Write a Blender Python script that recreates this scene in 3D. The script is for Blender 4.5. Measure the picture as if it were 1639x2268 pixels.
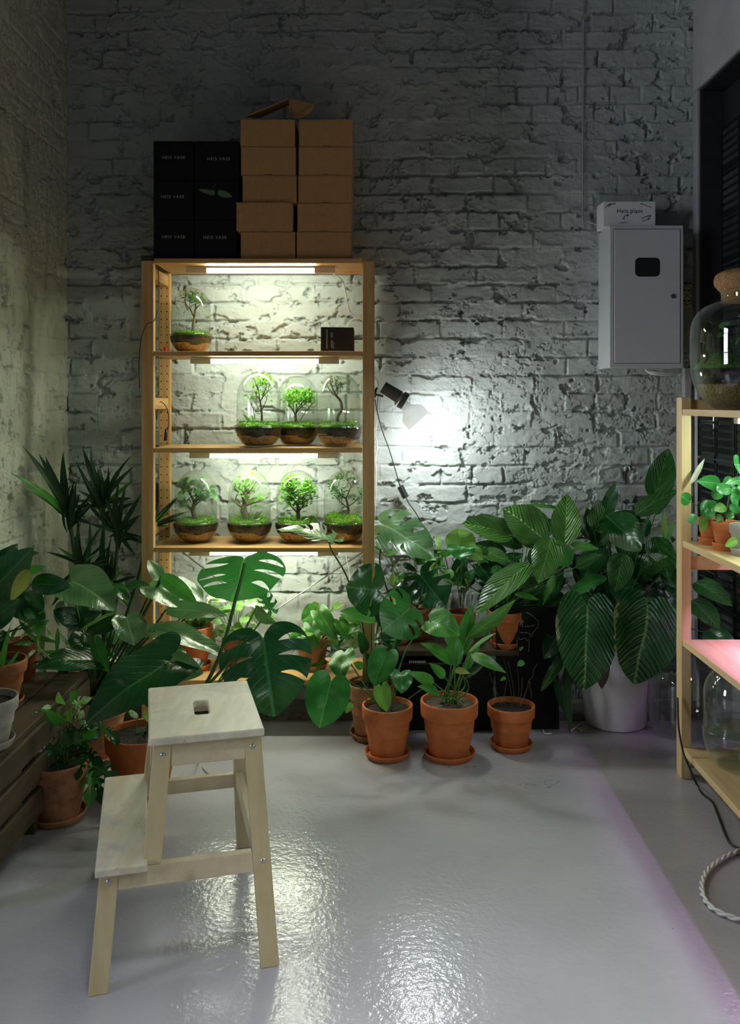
import bpy, math, random
import numpy as np
from mathutils import Vector, Matrix, noise as mnoise
from mathutils.geometry import delaunay_2d_cdt

for _o in list(bpy.data.objects):
    bpy.data.objects.remove(_o, do_unlink=True)
SC = bpy.context.scene
COL = SC.collection
random.seed(7)

# ------------------------------------------------------------------ camera, world, lamps, exposure
F, CX, CY, CAMH = 1943.0, 830.0, 890.0, 1.264          # focal length (px), vanishing point, lens height
cam_d = bpy.data.cameras.new('camera')
cam_d.sensor_fit = 'HORIZONTAL'
cam_d.sensor_width = 36.0
cam_d.lens = 36.0 * F / 1639.0
cam_d.shift_x = -(CX - 819.5) / 1639.0
cam_d.shift_y = -(1134.0 - CY) / 1639.0
cam_d.clip_start = 0.05
cam = bpy.data.objects.new('camera', cam_d)
COL.objects.link(cam)
cam.location = (0, 0, CAMH)
cam.rotation_euler = (math.radians(90), 0, 0)
SC.camera = cam

SC.view_settings.view_transform = 'Standard'
SC.view_settings.look = 'None'
SC.view_settings.gamma = 1.0
SC.view_settings.exposure = 0.0
SC.view_settings.use_curve_mapping = False
SC.cycles.use_denoising = True
SC.cycles.max_bounces = 8
SC.cycles.transparent_max_bounces = 24
SC.cycles.sample_clamp_indirect = 4.0
SC.cycles.caustics_reflective = False
SC.cycles.caustics_refractive = False

wd = bpy.data.worlds.new('room_air')
SC.world = wd
wd.use_nodes = True
wd.node_tree.nodes['Background'].inputs[0].default_value = (0.6, 0.65, 0.7, 1)
wd.node_tree.nodes['Background'].inputs[1].default_value = 0.008

TUBE_W = 82.0            # radiance of the white tubes in the back shelf
TUBE_G = 64.0             # white tube of the side shelf
TUBE_P = 105.0             # pink grow tube of the side shelf
BULB = 150.0
TUBE_COL = (0.92, 1.0, 0.78)
BULB_COL = (0.93, 1.0, 0.98)
PINK_COL = (0.90, 0.45, 1.08)
WINDOW_E = 19.0
CEIL_W = 7.0


def area(name, loc, rot, sx, sy, energy, col, spread=math.pi):
    d = bpy.data.lights.new(name, 'AREA')
    d.shape = 'RECTANGLE'
    d.size, d.size_y = sx, sy
    d.energy = energy
    d.color = col
    d.spread = spread
    o = bpy.data.objects.new(name, d)
    COL.objects.link(o)
    o.location = loc
    o.rotation_euler = rot
    return o


area('added_overhead_light', (0.12, 1.05, 3.30), (0, 0, 0), 0.5, 0.5, CEIL_W, (0.94, 0.95, 1.0), math.radians(46))  # unseen overhead lamp, added to light the floor and stool

# ------------------------------------------------------------------ helpers
X_LEFT, X_RIGHT, Y_BACK, Y_REAR, Z_CEIL = -1.295, 1.34, 3.70, -2.6, 3.45


def P(px, py, d):
    return Vector(((px - CX) / F * d, d, CAMH + (CY - py) / F * d))


def on_floor(px, py, z=0.0):
    d = (CAMH - z) * F / (py - CY)
    return Vector(((px - CX) / F * d, d, z))


class MB:
    def __init__(s):
        s.v, s.f, s.uv = [], [], []

    def add(s, v, f, uv=None):
        n = len(s.v)
        s.v += [tuple(p) for p in v]
        s.f += [tuple(i + n for i in q) for q in f]
        s.uv += list(uv) if uv is not None else [(0.5, 0.5)] * len(v)

    def box(s, a, b):
        x0, y0, z0 = a
        x1, y1, z1 = b
        v = [(x0, y0, z0), (x1, y0, z0), (x1, y1, z0), (x0, y1, z0), (x0, y0, z1), (x1, y0, z1), (x1, y1, z1), (x0, y1, z1)]
        s.add(v, [(0, 3, 2, 1), (4, 5, 6, 7), (0, 1, 5, 4), (1, 2, 6, 5), (2, 3, 7, 6), (3, 0, 4, 7)])

    def hexa(s, c):
        s.add(c, [(0, 3, 2, 1), (4, 5, 6, 7), (0, 1, 5, 4), (1, 2, 6, 5), (2, 3, 7, 6), (3, 0, 4, 7)])

    def tube(s, pts, r0, r1=None, n=6, sm=4, caps=True):
        if r1 is None:
            r1 = r0
        pts = smooth_path([Vector(p) for p in pts], sm)
        m = len(pts)
        base = []
        prev = None
        for i, p in enumerate(pts):
            t = (pts[min(i + 1, m - 1)] - pts[max(i - 1, 0)])
            if t.length < 1e-9:
                t = Vector((0, 0, 1))
            t.normalize()
            if prev is None:
                ref = Vector((0, 0, 1)) if abs(t.z) < 0.9 else Vector((1, 0, 0))
                a = t.cross(ref).normalized()
            else:
                a = (prev - t * prev.dot(t))
                a = a.normalized() if a.length > 1e-6 else t.orthogonal().normalized()
            prev = a
            b = t.cross(a)
            k = i / (m - 1) if m > 1 else 0
            r = r0 + (r1 - r0) * k
            for j in range(n):
                an = 2 * math.pi * j / n
                base.append(p + a * (math.cos(an) * r) + b * (math.sin(an) * r))
        f = []
        for i in range(m - 1):
            for j in range(n):
                f.append((i * n + j, i * n + (j + 1) % n, (i + 1) * n + (j + 1) % n, (i + 1) * n + j))
        if caps:
            f.append(tuple(reversed(range(n))))
            f.append(tuple((m - 1) * n + j for j in range(n)))
        s.add(base, f)

    def lathe(s, prof, c=(0, 0, 0), n=40, sx=1.0, sy=1.0):
        v, f = [], []
        m = len(prof)
        for r, z in prof:
            for j in range(n):
                a = 2 * math.pi * j / n
                v.append((c[0] + math.cos(a) * r * sx, c[1] + math.sin(a) * r * sy, c[2] + z))
        for i in range(m - 1):
            for j in range(n):
                f.append((i * n + j, i * n + (j + 1) % n, (i + 1) * n + (j + 1) % n, (i + 1) * n + j))
        if prof[0][0] > 1e-6:
            f.append(tuple(reversed(range(n))))
        if prof[-1][0] > 1e-6:
            f.append(tuple((m - 1) * n + j for j in range(n)))
        s.add(v, f)

    def cyl(s, p, q, r, r2=None, n=20):
        s.tube([p, q], r, r2, n, sm=1)

    def disc(s, c, r, n=10):
        s.add([(c[0] + math.cos(2 * math.pi * j / n) * r, c[1], c[2] + math.sin(2 * math.pi * j / n) * r) for j in range(n)], [tuple(range(n))])

    def build(s, name, mat, parent=None, smooth=True, bevel=0.0, auto=None):
        return mesh_obj(name, s.v, s.f, mat, parent, smooth, s.uv, bevel, auto)


def sprof(prof, k=4):
    return [(max(0.0, q.x), q.y) for q in smooth_path([Vector((r, z, 0)) for r, z in prof], k)]


def smooth_path(pts, sm):
    if sm <= 1 or len(pts) < 3:
        return pts
    out = []
    n = len(pts)
    for i in range(n - 1):
        p0, p1, p2, p3 = pts[max(i - 1, 0)], pts[i], pts[i + 1], pts[min(i + 2, n - 1)]
        for k in range(sm):
            t = k / sm
            out.append(0.5 * ((2 * p1) + (p2 - p0) * t + (2 * p0 - 5 * p1 + 4 * p2 - p3) * t * t + (3 * p1 - p0 - 3 * p2 + p3) * t ** 3))
    out.append(pts[-1])
    return out


def mesh_obj(name, verts, faces, mat, parent=None, smooth=True, uv=None, bevel=0.0, auto=None):
    off = Vector(parent.location) if parent is not None else Vector((0, 0, 0))
    if parent is not None and parent.parent is not None:
        off = off + Vector(parent.parent.location)
    me = bpy.data.meshes.new(name)
    me.from_pydata([(p[0] - off[0], p[1] - off[1], p[2] - off[2]) for p in verts], [], faces)
    if uv is not None:
        lay = me.uv_layers.new(name='leaf')
        li = np.empty(len(me.loops), dtype=np.int32)
        me.loops.foreach_get('vertex_index', li)
        lay.data.foreach_set('uv', np.asarray(uv, dtype=np.float32)[li].ravel())
    me.polygons.foreach_set('use_smooth', [smooth] * len(me.polygons))
    me.update()
    if mat is not None:
        me.materials.append(mat)
    o = bpy.data.objects.new(name, me)
    COL.objects.link(o)
    if parent is not None:
        o.parent = parent
    if bevel > 0:
        b = o.modifiers.new('edge', 'BEVEL')
        b.width = bevel
        b.segments = 2
        b.limit_method = 'ANGLE'
        b.angle_limit = math.radians(35)
    if auto is not None and smooth:
        try:
            me.set_sharp_from_angle(angle=math.radians(auto))
        except Exception:
            pass
    return o


def thing(name, label, cat, loc=(0, 0, 0), group=None):
    o = bpy.data.objects.new(name, None)
    COL.objects.link(o)
    o.location = loc
    o.empty_display_size = 0.05
    o['label'] = label
    o['category'] = cat
    if group:
        o['group'] = group
    return o


def tag(o, label, cat, group=None):
    o['label'] = label
    o['category'] = cat
    if group:
        o['group'] = group
    return o


def structure(o):
    o['kind'] = 'structure'
    return o


# ------------------------------------------------------------------ materials
class NT:
    def __init__(s, name):
        s.m = bpy.data.materials.new(name)
        s.m.use_nodes = True
        s.t = s.m.node_tree
        s.t.nodes.clear()
        s.out = s.t.nodes.new('ShaderNodeOutputMaterial')

    def n(s, typ, **kw):
        nd = s.t.nodes.new(typ)
        for k, v in kw.items():
            if k.startswith('i_'):
                key = k[2:]
                key = int(key) if key.isdigit() else key.replace('_', ' ')
                sock = nd.inputs[key]
                if hasattr(v, 'is_output') or isinstance(v, bpy.types.NodeSocket):
                    s.t.links.new(v, sock)
                else:
                    sock.default_value = v
            else:
                setattr(nd, k, v)
        return nd

    def math(s, op, a, b=0.0, clamp=False):
        nd = s.t.nodes.new('ShaderNodeMath')
        nd.operation = op
        nd.use_clamp = clamp
        for i, v in enumerate((a, b)):
            if isinstance(v, bpy.types.NodeSocket):
                s.t.links.new(v, nd.inputs[i])
            else:
                nd.inputs[i].default_value = v
        return nd.outputs[0]

    def mix(s, fac, a, b):
        nd = s.t.nodes.new('ShaderNodeMix')
        nd.data_type = 'RGBA'
        for i, v in ((0, fac), (6, a), (7, b)):
            if isinstance(v, bpy.types.NodeSocket):
                s.t.links.new(v, nd.inputs[i])
            else:
                nd.inputs[i].default_value = v if i == 0 else (*v, 1) if len(v) == 3 else v
        return nd.outputs[2]

    def ramp(s, fac, stops):
        nd = s.t.nodes.new('ShaderNodeValToRGB')
        el = nd.color_ramp.elements
        while len(el) < len(stops):
            el.new(0.5)
        for e, (p, c) in zip(el, stops):
            e.position = p
            e.color = (*c, 1)
        s.t.links.new(fac, nd.inputs[0])
        return nd.outputs[0]

    def done(s, sock):
        s.t.links.new(sock, s.out.inputs[0])
        return s.m


def noise_tex(k, scale, detail=3.0, vec=None, rough=0.55):
    nd = k.n('ShaderNodeTexNoise')
    nd.inputs['Scale'].default_value = scale
    nd.inputs['Detail'].default_value = detail
    nd.inputs['Roughness'].default_value = rough
    if vec is not None:
        k.t.links.new(vec, nd.inputs['Vector'])
    return nd.outputs[0]


def plain(name, col, rough=0.6, metal=0.0, vary=0.12, scale=40.0, bump=0.0, spec=0.5, coat=0.0):
    k = NT(name)
    tc = k.n('ShaderNodeTexCoord').outputs['Object']
    nz = noise_tex(k, scale, 4, tc)
    c2 = tuple(max(0.0, c * (1 - vary * 2)) for c in col)
    c3 = tuple(min(1.0, c * (1 + vary)) for c in col)
    c = k.ramp(nz, [(0.3, c2), (0.7, c3)])
    b = k.n('ShaderNodeBsdfPrincipled', i_Base_Color=c, i_Roughness=rough, i_Metallic=metal)
    b.inputs['Specular IOR Level'].default_value = spec
    b.inputs['Coat Weight'].default_value = coat
    if bump > 0:
        bp = k.n('ShaderNodeBump', i_Strength=bump, i_Height=nz)
        bp.inputs['Distance'].default_value = 0.003
        k.t.links.new(bp.outputs[0], b.inputs['Normal'])
    return k.done(b.outputs[0])


def emit(name, col, strength):
    k = NT(name)
    e = k.n('ShaderNodeEmission', i_Color=(*col, 1), i_Strength=strength)
    return k.done(e.outputs[0])


def pine(name, axis, tone=1.0, light=(0.70, 0.44, 0.185), dark=(0.55, 0.29, 0.095), rough=0.5):
    k = NT(name)
    tc = k.n('ShaderNodeTexCoord').outputs['Object']
    mp = k.n('ShaderNodeMapping', i_Vector=tc)
    sc = [26.0, 26.0, 26.0]
    sc[axis] = 1.4
    mp.inputs['Scale'].default_value = sc
    nz = noise_tex(k, 1.6, 5, mp.outputs[0], 0.6)
    mp2 = k.n('ShaderNodeMapping', i_Vector=tc)
    sc2 = [5.0, 5.0, 5.0]
    sc2[axis] = 0.8
    mp2.inputs['Scale'].default_value = sc2
    vo = k.n('ShaderNodeTexVoronoi')
    vo.inputs['Scale'].default_value = 1.1
    k.t.links.new(mp2.outputs[0], vo.inputs['Vector'])
    knot = k.ramp(vo.outputs['Distance'], [(0.0, (1, 1, 1)), (0.10, (0, 0, 0))])
    c = k.ramp(nz, [(0.33, tuple(v * tone for v in dark)), (0.62, tuple(v * tone for v in light))])
    c = k.mix(k.math('MULTIPLY', k.n('ShaderNodeRGBToBW', i_Color=knot).outputs[0], 0.6), c, tuple(v * 0.4 * tone for v in dark))
    b = k.n('ShaderNodeBsdfPrincipled', i_Base_Color=c, i_Roughness=rough)
    bp = k.n('ShaderNodeBump', i_Strength=0.15, i_Height=nz)
    bp.inputs['Distance'].default_value = 0.001
    k.t.links.new(bp.outputs[0], b.inputs['Normal'])
    return k.done(b.outputs[0])


def worn_wood(name, light, dark, smudge):
    k = NT(name)
    tc = k.n('ShaderNodeTexCoord').outputs['Object']
    mp = k.n('ShaderNodeMapping', i_Vector=tc)
    mp.inputs['Scale'].default_value = (18, 3, 18)
    nz = noise_tex(k, 1.5, 5, mp.outputs[0], 0.6)
    c = k.ramp(nz, [(0.33, dark), (0.62, light)])
    n2 = noise_tex(k, 9.0, 4, tc, 0.6)
    c = k.mix(k.n('ShaderNodeRGBToBW', i_Color=k.ramp(n2, [(0.52, (0, 0, 0)), (0.70, (0.75, 0.75, 0.75))])).outputs[0], c, smudge)
    n3 = noise_tex(k, 30.0, 4, tc, 0.6)
    c = k.mix(k.n('ShaderNodeRGBToBW', i_Color=k.ramp(n3, [(0.66, (0, 0, 0)), (0.74, (0.6, 0.6, 0.6))])).outputs[0], c, (0.34, 0.22, 0.12))
    b = k.n('ShaderNodeBsdfPrincipled', i_Base_Color=c, i_Roughness=0.5)
    return k.done(b.outputs[0])


def leaf_mat(name, col, vein, rough=0.32, ribs=0.0, rib_n=34.0, trans=0.22, edge=None, blotch=None, slope=0.55, spec=0.5):
    """uv.x runs across the blade (0.5 = midrib), uv.y from the base to the tip"""
    k = NT(name)
    uv = k.n('ShaderNodeUVMap', uv_map='leaf').outputs[0]
    sp = k.n('ShaderNodeSeparateXYZ', i_Vector=uv)
    au = k.math('ABSOLUTE', k.math('MULTIPLY', k.math('SUBTRACT', sp.outputs[0], 0.5), 2.0))
    tc = k.n('ShaderNodeTexCoord').outputs['Object']
    nz = noise_tex(k, 16.0, 4, tc)
    c = k.ramp(nz, [(0.3, tuple(v * 0.72 for v in col)), (0.7, tuple(min(1, v * 1.22) for v in col))])
    ph = k.math('SUBTRACT', sp.outputs[1], k.math('MULTIPLY', k.math('POWER', au, 1.25), slope))
    nlow = noise_tex(k, 7.0, 2, tc)
    ph = k.math('ADD', ph, k.math('ADD', k.math('MULTIPLY', nz, 0.05), k.math('MULTIPLY', nlow, 0.14)))
    wave = k.math('SINE', k.math('MULTIPLY', ph, rib_n * 2 * math.pi))
    lat = k.math('POWER', k.math('MULTIPLY', k.math('ADD', wave, 1.0), 0.5), 10.0)
    lat8 = k.math('SINE', k.math('MULTIPLY', ph, 8.0 * 2 * math.pi))
    lat8 = k.math('POWER', k.math('MULTIPLY', k.math('ADD', lat8, 1.0), 0.5), 40.0)
    mid = k.math('LESS_THAN', au, 0.035)
    fac = k.math('MAXIMUM', k.math('MULTIPLY', mid, 0.85), k.math('MULTIPLY', lat8 if ribs <= 0 else lat, 0.30))
    c = k.mix(fac, c, vein)
    if blotch is not None:
        n2 = noise_tex(k, 42.0, 3, tc)
        c = k.mix(k.ramp(n2, [(0.47, (0, 0, 0)), (0.53, (1, 1, 1))]), c, blotch)
    if edge is not None:
        n3 = noise_tex(k, 30.0, 3, tc)
        e = k.math('GREATER_THAN', k.math('ADD', au, k.math('MULTIPLY', n3, 0.5)), 1.16)
        c = k.mix(e, c, edge)
    b = k.n('ShaderNodeBsdfPrincipled', i_Base_Color=c, i_Roughness=rough)
    b.inputs['Specular IOR Level'].default_value = spec
    if ribs > 0:
        fine = k.math('SINE', k.math('MULTIPLY', ph, rib_n * 5.3 * math.pi))
        amp = noise_tex(k, 11.0, 2, tc)
        hgt = k.math('ADD', k.math('MULTIPLY', k.math('ADD', wave, k.math('MULTIPLY', fine, 0.3)), k.math('MULTIPLY', amp, 0.8)), k.math('MULTIPLY', nz, 0.7))
    else:
        soft = k.math('SINE', k.math('MULTIPLY', ph, 8.0 * 2 * math.pi))
        hgt = k.math('SUBTRACT', k.math('MULTIPLY', nz, 0.8), k.math('ADD', k.math('MULTIPLY', soft, 0.03), k.math('MULTIPLY', lat8, 0.16)))
    bp = k.n('ShaderNodeBump', i_Strength=max(ribs, 0.22), i_Height=hgt)
    bp.inputs['Distance'].default_value = 0.014 if ribs > 0 else 0.008
    k.t.links.new(bp.outputs[0], b.inputs['Normal'])
    tr = k.n('ShaderNodeBsdfTranslucent')
    k.t.links.new(k.mix(0.35, c, tuple(min(1, v * 2.2) for v in col)), tr.inputs[0])
    ms = k.n('ShaderNodeMixShader', i_0=trans)
    k.t.links.new(b.outputs[0], ms.inputs[1])
    k.t.links.new(tr.outputs[0], ms.inputs[2])
    return k.done(ms.outputs[0])


def glass_mat(name, tint=(0.94, 0.97, 0.94), fog=0.0, base=0.05, edge=0.62, rim_sheen=False):
    k = NT(name)
    lw = k.n('ShaderNodeLayerWeight')
    lw.inputs['Blend'].default_value = 0.5
    fr = k.math('ADD', k.math('MULTIPLY', k.math('POWER', lw.outputs['Facing'], 3.0), edge), base, True)
    tp = k.n('ShaderNodeBsdfTransparent', i_Color=(*tint, 1))
    gl = k.n('ShaderNodeBsdfGlossy', i_Roughness=0.03)
    gl.inputs[0].default_value = (0.9, 0.93, 0.9, 1)
    ms = k.n('ShaderNodeMixShader')
    k.t.links.new(fr, ms.inputs[0])
    k.t.links.new(tp.outputs[0], ms.inputs[1])
    k.t.links.new(gl.outputs[0], ms.inputs[2])
    if fog <= 0:
        return k.done(ms.outputs[0])
    tc = k.n('ShaderNodeTexCoord').outputs['Object']
    nz = noise_tex(k, 14.0, 4, tc)
    fm = k.math('MULTIPLY', k.n('ShaderNodeRGBToBW', i_Color=k.ramp(nz, [(0.35, (0.25, 0.25, 0.25)), (0.65, (1, 1, 1))])).outputs[0], fog)
    if rim_sheen:
        fm = k.math('MULTIPLY', fm, k.math('POWER', lw.outputs['Facing'], 2.2))  # pale rim colour stands in for bright edge reflections
    tl = k.n('ShaderNodeBsdfTranslucent')
    tl.inputs[0].default_value = (0.66, 0.72, 0.66, 1)
    df = k.n('ShaderNodeBsdfDiffuse')
    df.inputs[0].default_value = (0.66, 0.72, 0.66, 1)
    m2 = k.n('ShaderNodeMixShader', i_0=0.5)
    k.t.links.new(tl.outputs[0], m2.inputs[1])
    k.t.links.new(df.outputs[0], m2.inputs[2])
    m3 = k.n('ShaderNodeMixShader')
    k.t.links.new(fm, m3.inputs[0])
    k.t.links.new(ms.outputs[0], m3.inputs[1])
    k.t.links.new(m2.outputs[0], m3.inputs[2])
    return k.done(m3.outputs[0])


def wall_mat(name, col, fine=0.35, stain=None):
    k = NT(name)
    tc = k.n('ShaderNodeTexCoord').outputs['Object']
    n1 = noise_tex(k, 5.0, 5, tc)
    n2 = noise_tex(k, 95.0, 4, tc)
    c = k.ramp(n1, [(0.3, tuple(v * 0.86 for v in col)), (0.7, tuple(min(1, v * 1.06) for v in col))])
    if stain is not None:
        mp = k.n('ShaderNodeMapping', i_Vector=tc)
        mp.inputs['Scale'].default_value = (3.0, 9.0, 1.6)
        n3 = noise_tex(k, 1.0, 4, mp.outputs[0])
        c = k.mix(k.n('ShaderNodeRGBToBW', i_Color=k.ramp(n3, [(0.55, (0, 0, 0)), (0.75, (0.6, 0.6, 0.6))])).outputs[0], c, stain)
    b = k.n('ShaderNodeBsdfPrincipled', i_Base_Color=c, i_Roughness=0.75)
    b.inputs['Specular IOR Level'].default_value = 0.25
    bp = k.n('ShaderNodeBump', i_Strength=fine, i_Height=n2)
    bp.inputs['Distance'].default_value = 0.004
    k.t.links.new(bp.outputs[0], b.inputs['Normal'])
    return k.done(b.outputs[0])


def floor_mat():
    k = NT('painted_concrete')
    tc = k.n('ShaderNodeTexCoord').outputs['Object']
    n1 = noise_tex(k, 2.2, 5, tc)
    n2 = noise_tex(k, 60.0, 2, tc)
    n3 = noise_tex(k, 9.0, 3, tc)
    n4 = noise_tex(k, 220.0, 2, tc)
    c = k.ramp(n1, [(0.3, (0.345, 0.335, 0.372)), (0.7, (0.425, 0.41, 0.445))])
    speck = k.ramp(noise_tex(k, 34.0, 3, tc, 0.7), [(0.73, (0, 0, 0)), (0.755, (1, 1, 1))])
    c = k.mix(k.math('MULTIPLY', k.n('ShaderNodeRGBToBW', i_Color=speck).outputs[0], 0.65), c, (0.07, 0.07, 0.075))
    wv = k.n('ShaderNodeMapping', i_Vector=tc)
    wv.inputs['Scale'].default_value = (1.1, 1.6, 1.0)
    n5 = noise_tex(k, 1.3, 6, wv.outputs[0], 0.5)
    crack = k.math('LESS_THAN', k.math('ABSOLUTE', k.math('SUBTRACT', n5, 0.56)), 0.0011)
    n6 = noise_tex(k, 1.9, 2, tc)
    crack = k.math('MULTIPLY', crack, k.math('GREATER_THAN', n6, 0.62))
    c = k.mix(k.math('MULTIPLY', crack, 0.7), c, (0.06, 0.06, 0.06))
    rg = k.math('ADD', k.math('MULTIPLY', n3, 0.10), 0.11)
    b = k.n('ShaderNodeBsdfPrincipled', i_Base_Color=c, i_Roughness=rg)
    b.inputs['Specular IOR Level'].default_value = 0.55
    h = k.math('ADD', k.math('ADD', n2, k.math('MULTIPLY', n3, 1.3)), k.math('MULTIPLY', n4, 0.15))
    bp = k.n('ShaderNodeBump', i_Strength=0.34, i_Height=h)
    bp.inputs['Distance'].default_value = 0.004
    k.t.links.new(bp.outputs[0], b.inputs['Normal'])
    return k.done(b.outputs[0])


def layered_soil(name, sc=120.0, a=(0.26, 0.13, 0.045), b_=(0.66, 0.40, 0.17)):
    k = NT(name)
    tc = k.n('ShaderNodeTexCoord').outputs['Object']
    vo = k.n('ShaderNodeTexVoronoi')
    vo.inputs['Scale'].default_value = sc
    k.t.links.new(tc, vo.inputs['Vector'])
    c = k.mix(k.n('ShaderNodeRGBToBW', i_Color=vo.outputs['Color']).outputs[0], a, b_)
    b = k.n('ShaderNodeBsdfPrincipled', i_Base_Color=c, i_Roughness=0.8)
    bp = k.n('ShaderNodeBump', i_Strength=0.6, i_Height=vo.outputs['Distance'])
    bp.inputs['Distance'].default_value = 0.004
    k.t.links.new(bp.outputs[0], b.inputs['Normal'])
    return k.done(b.outputs[0])


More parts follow.
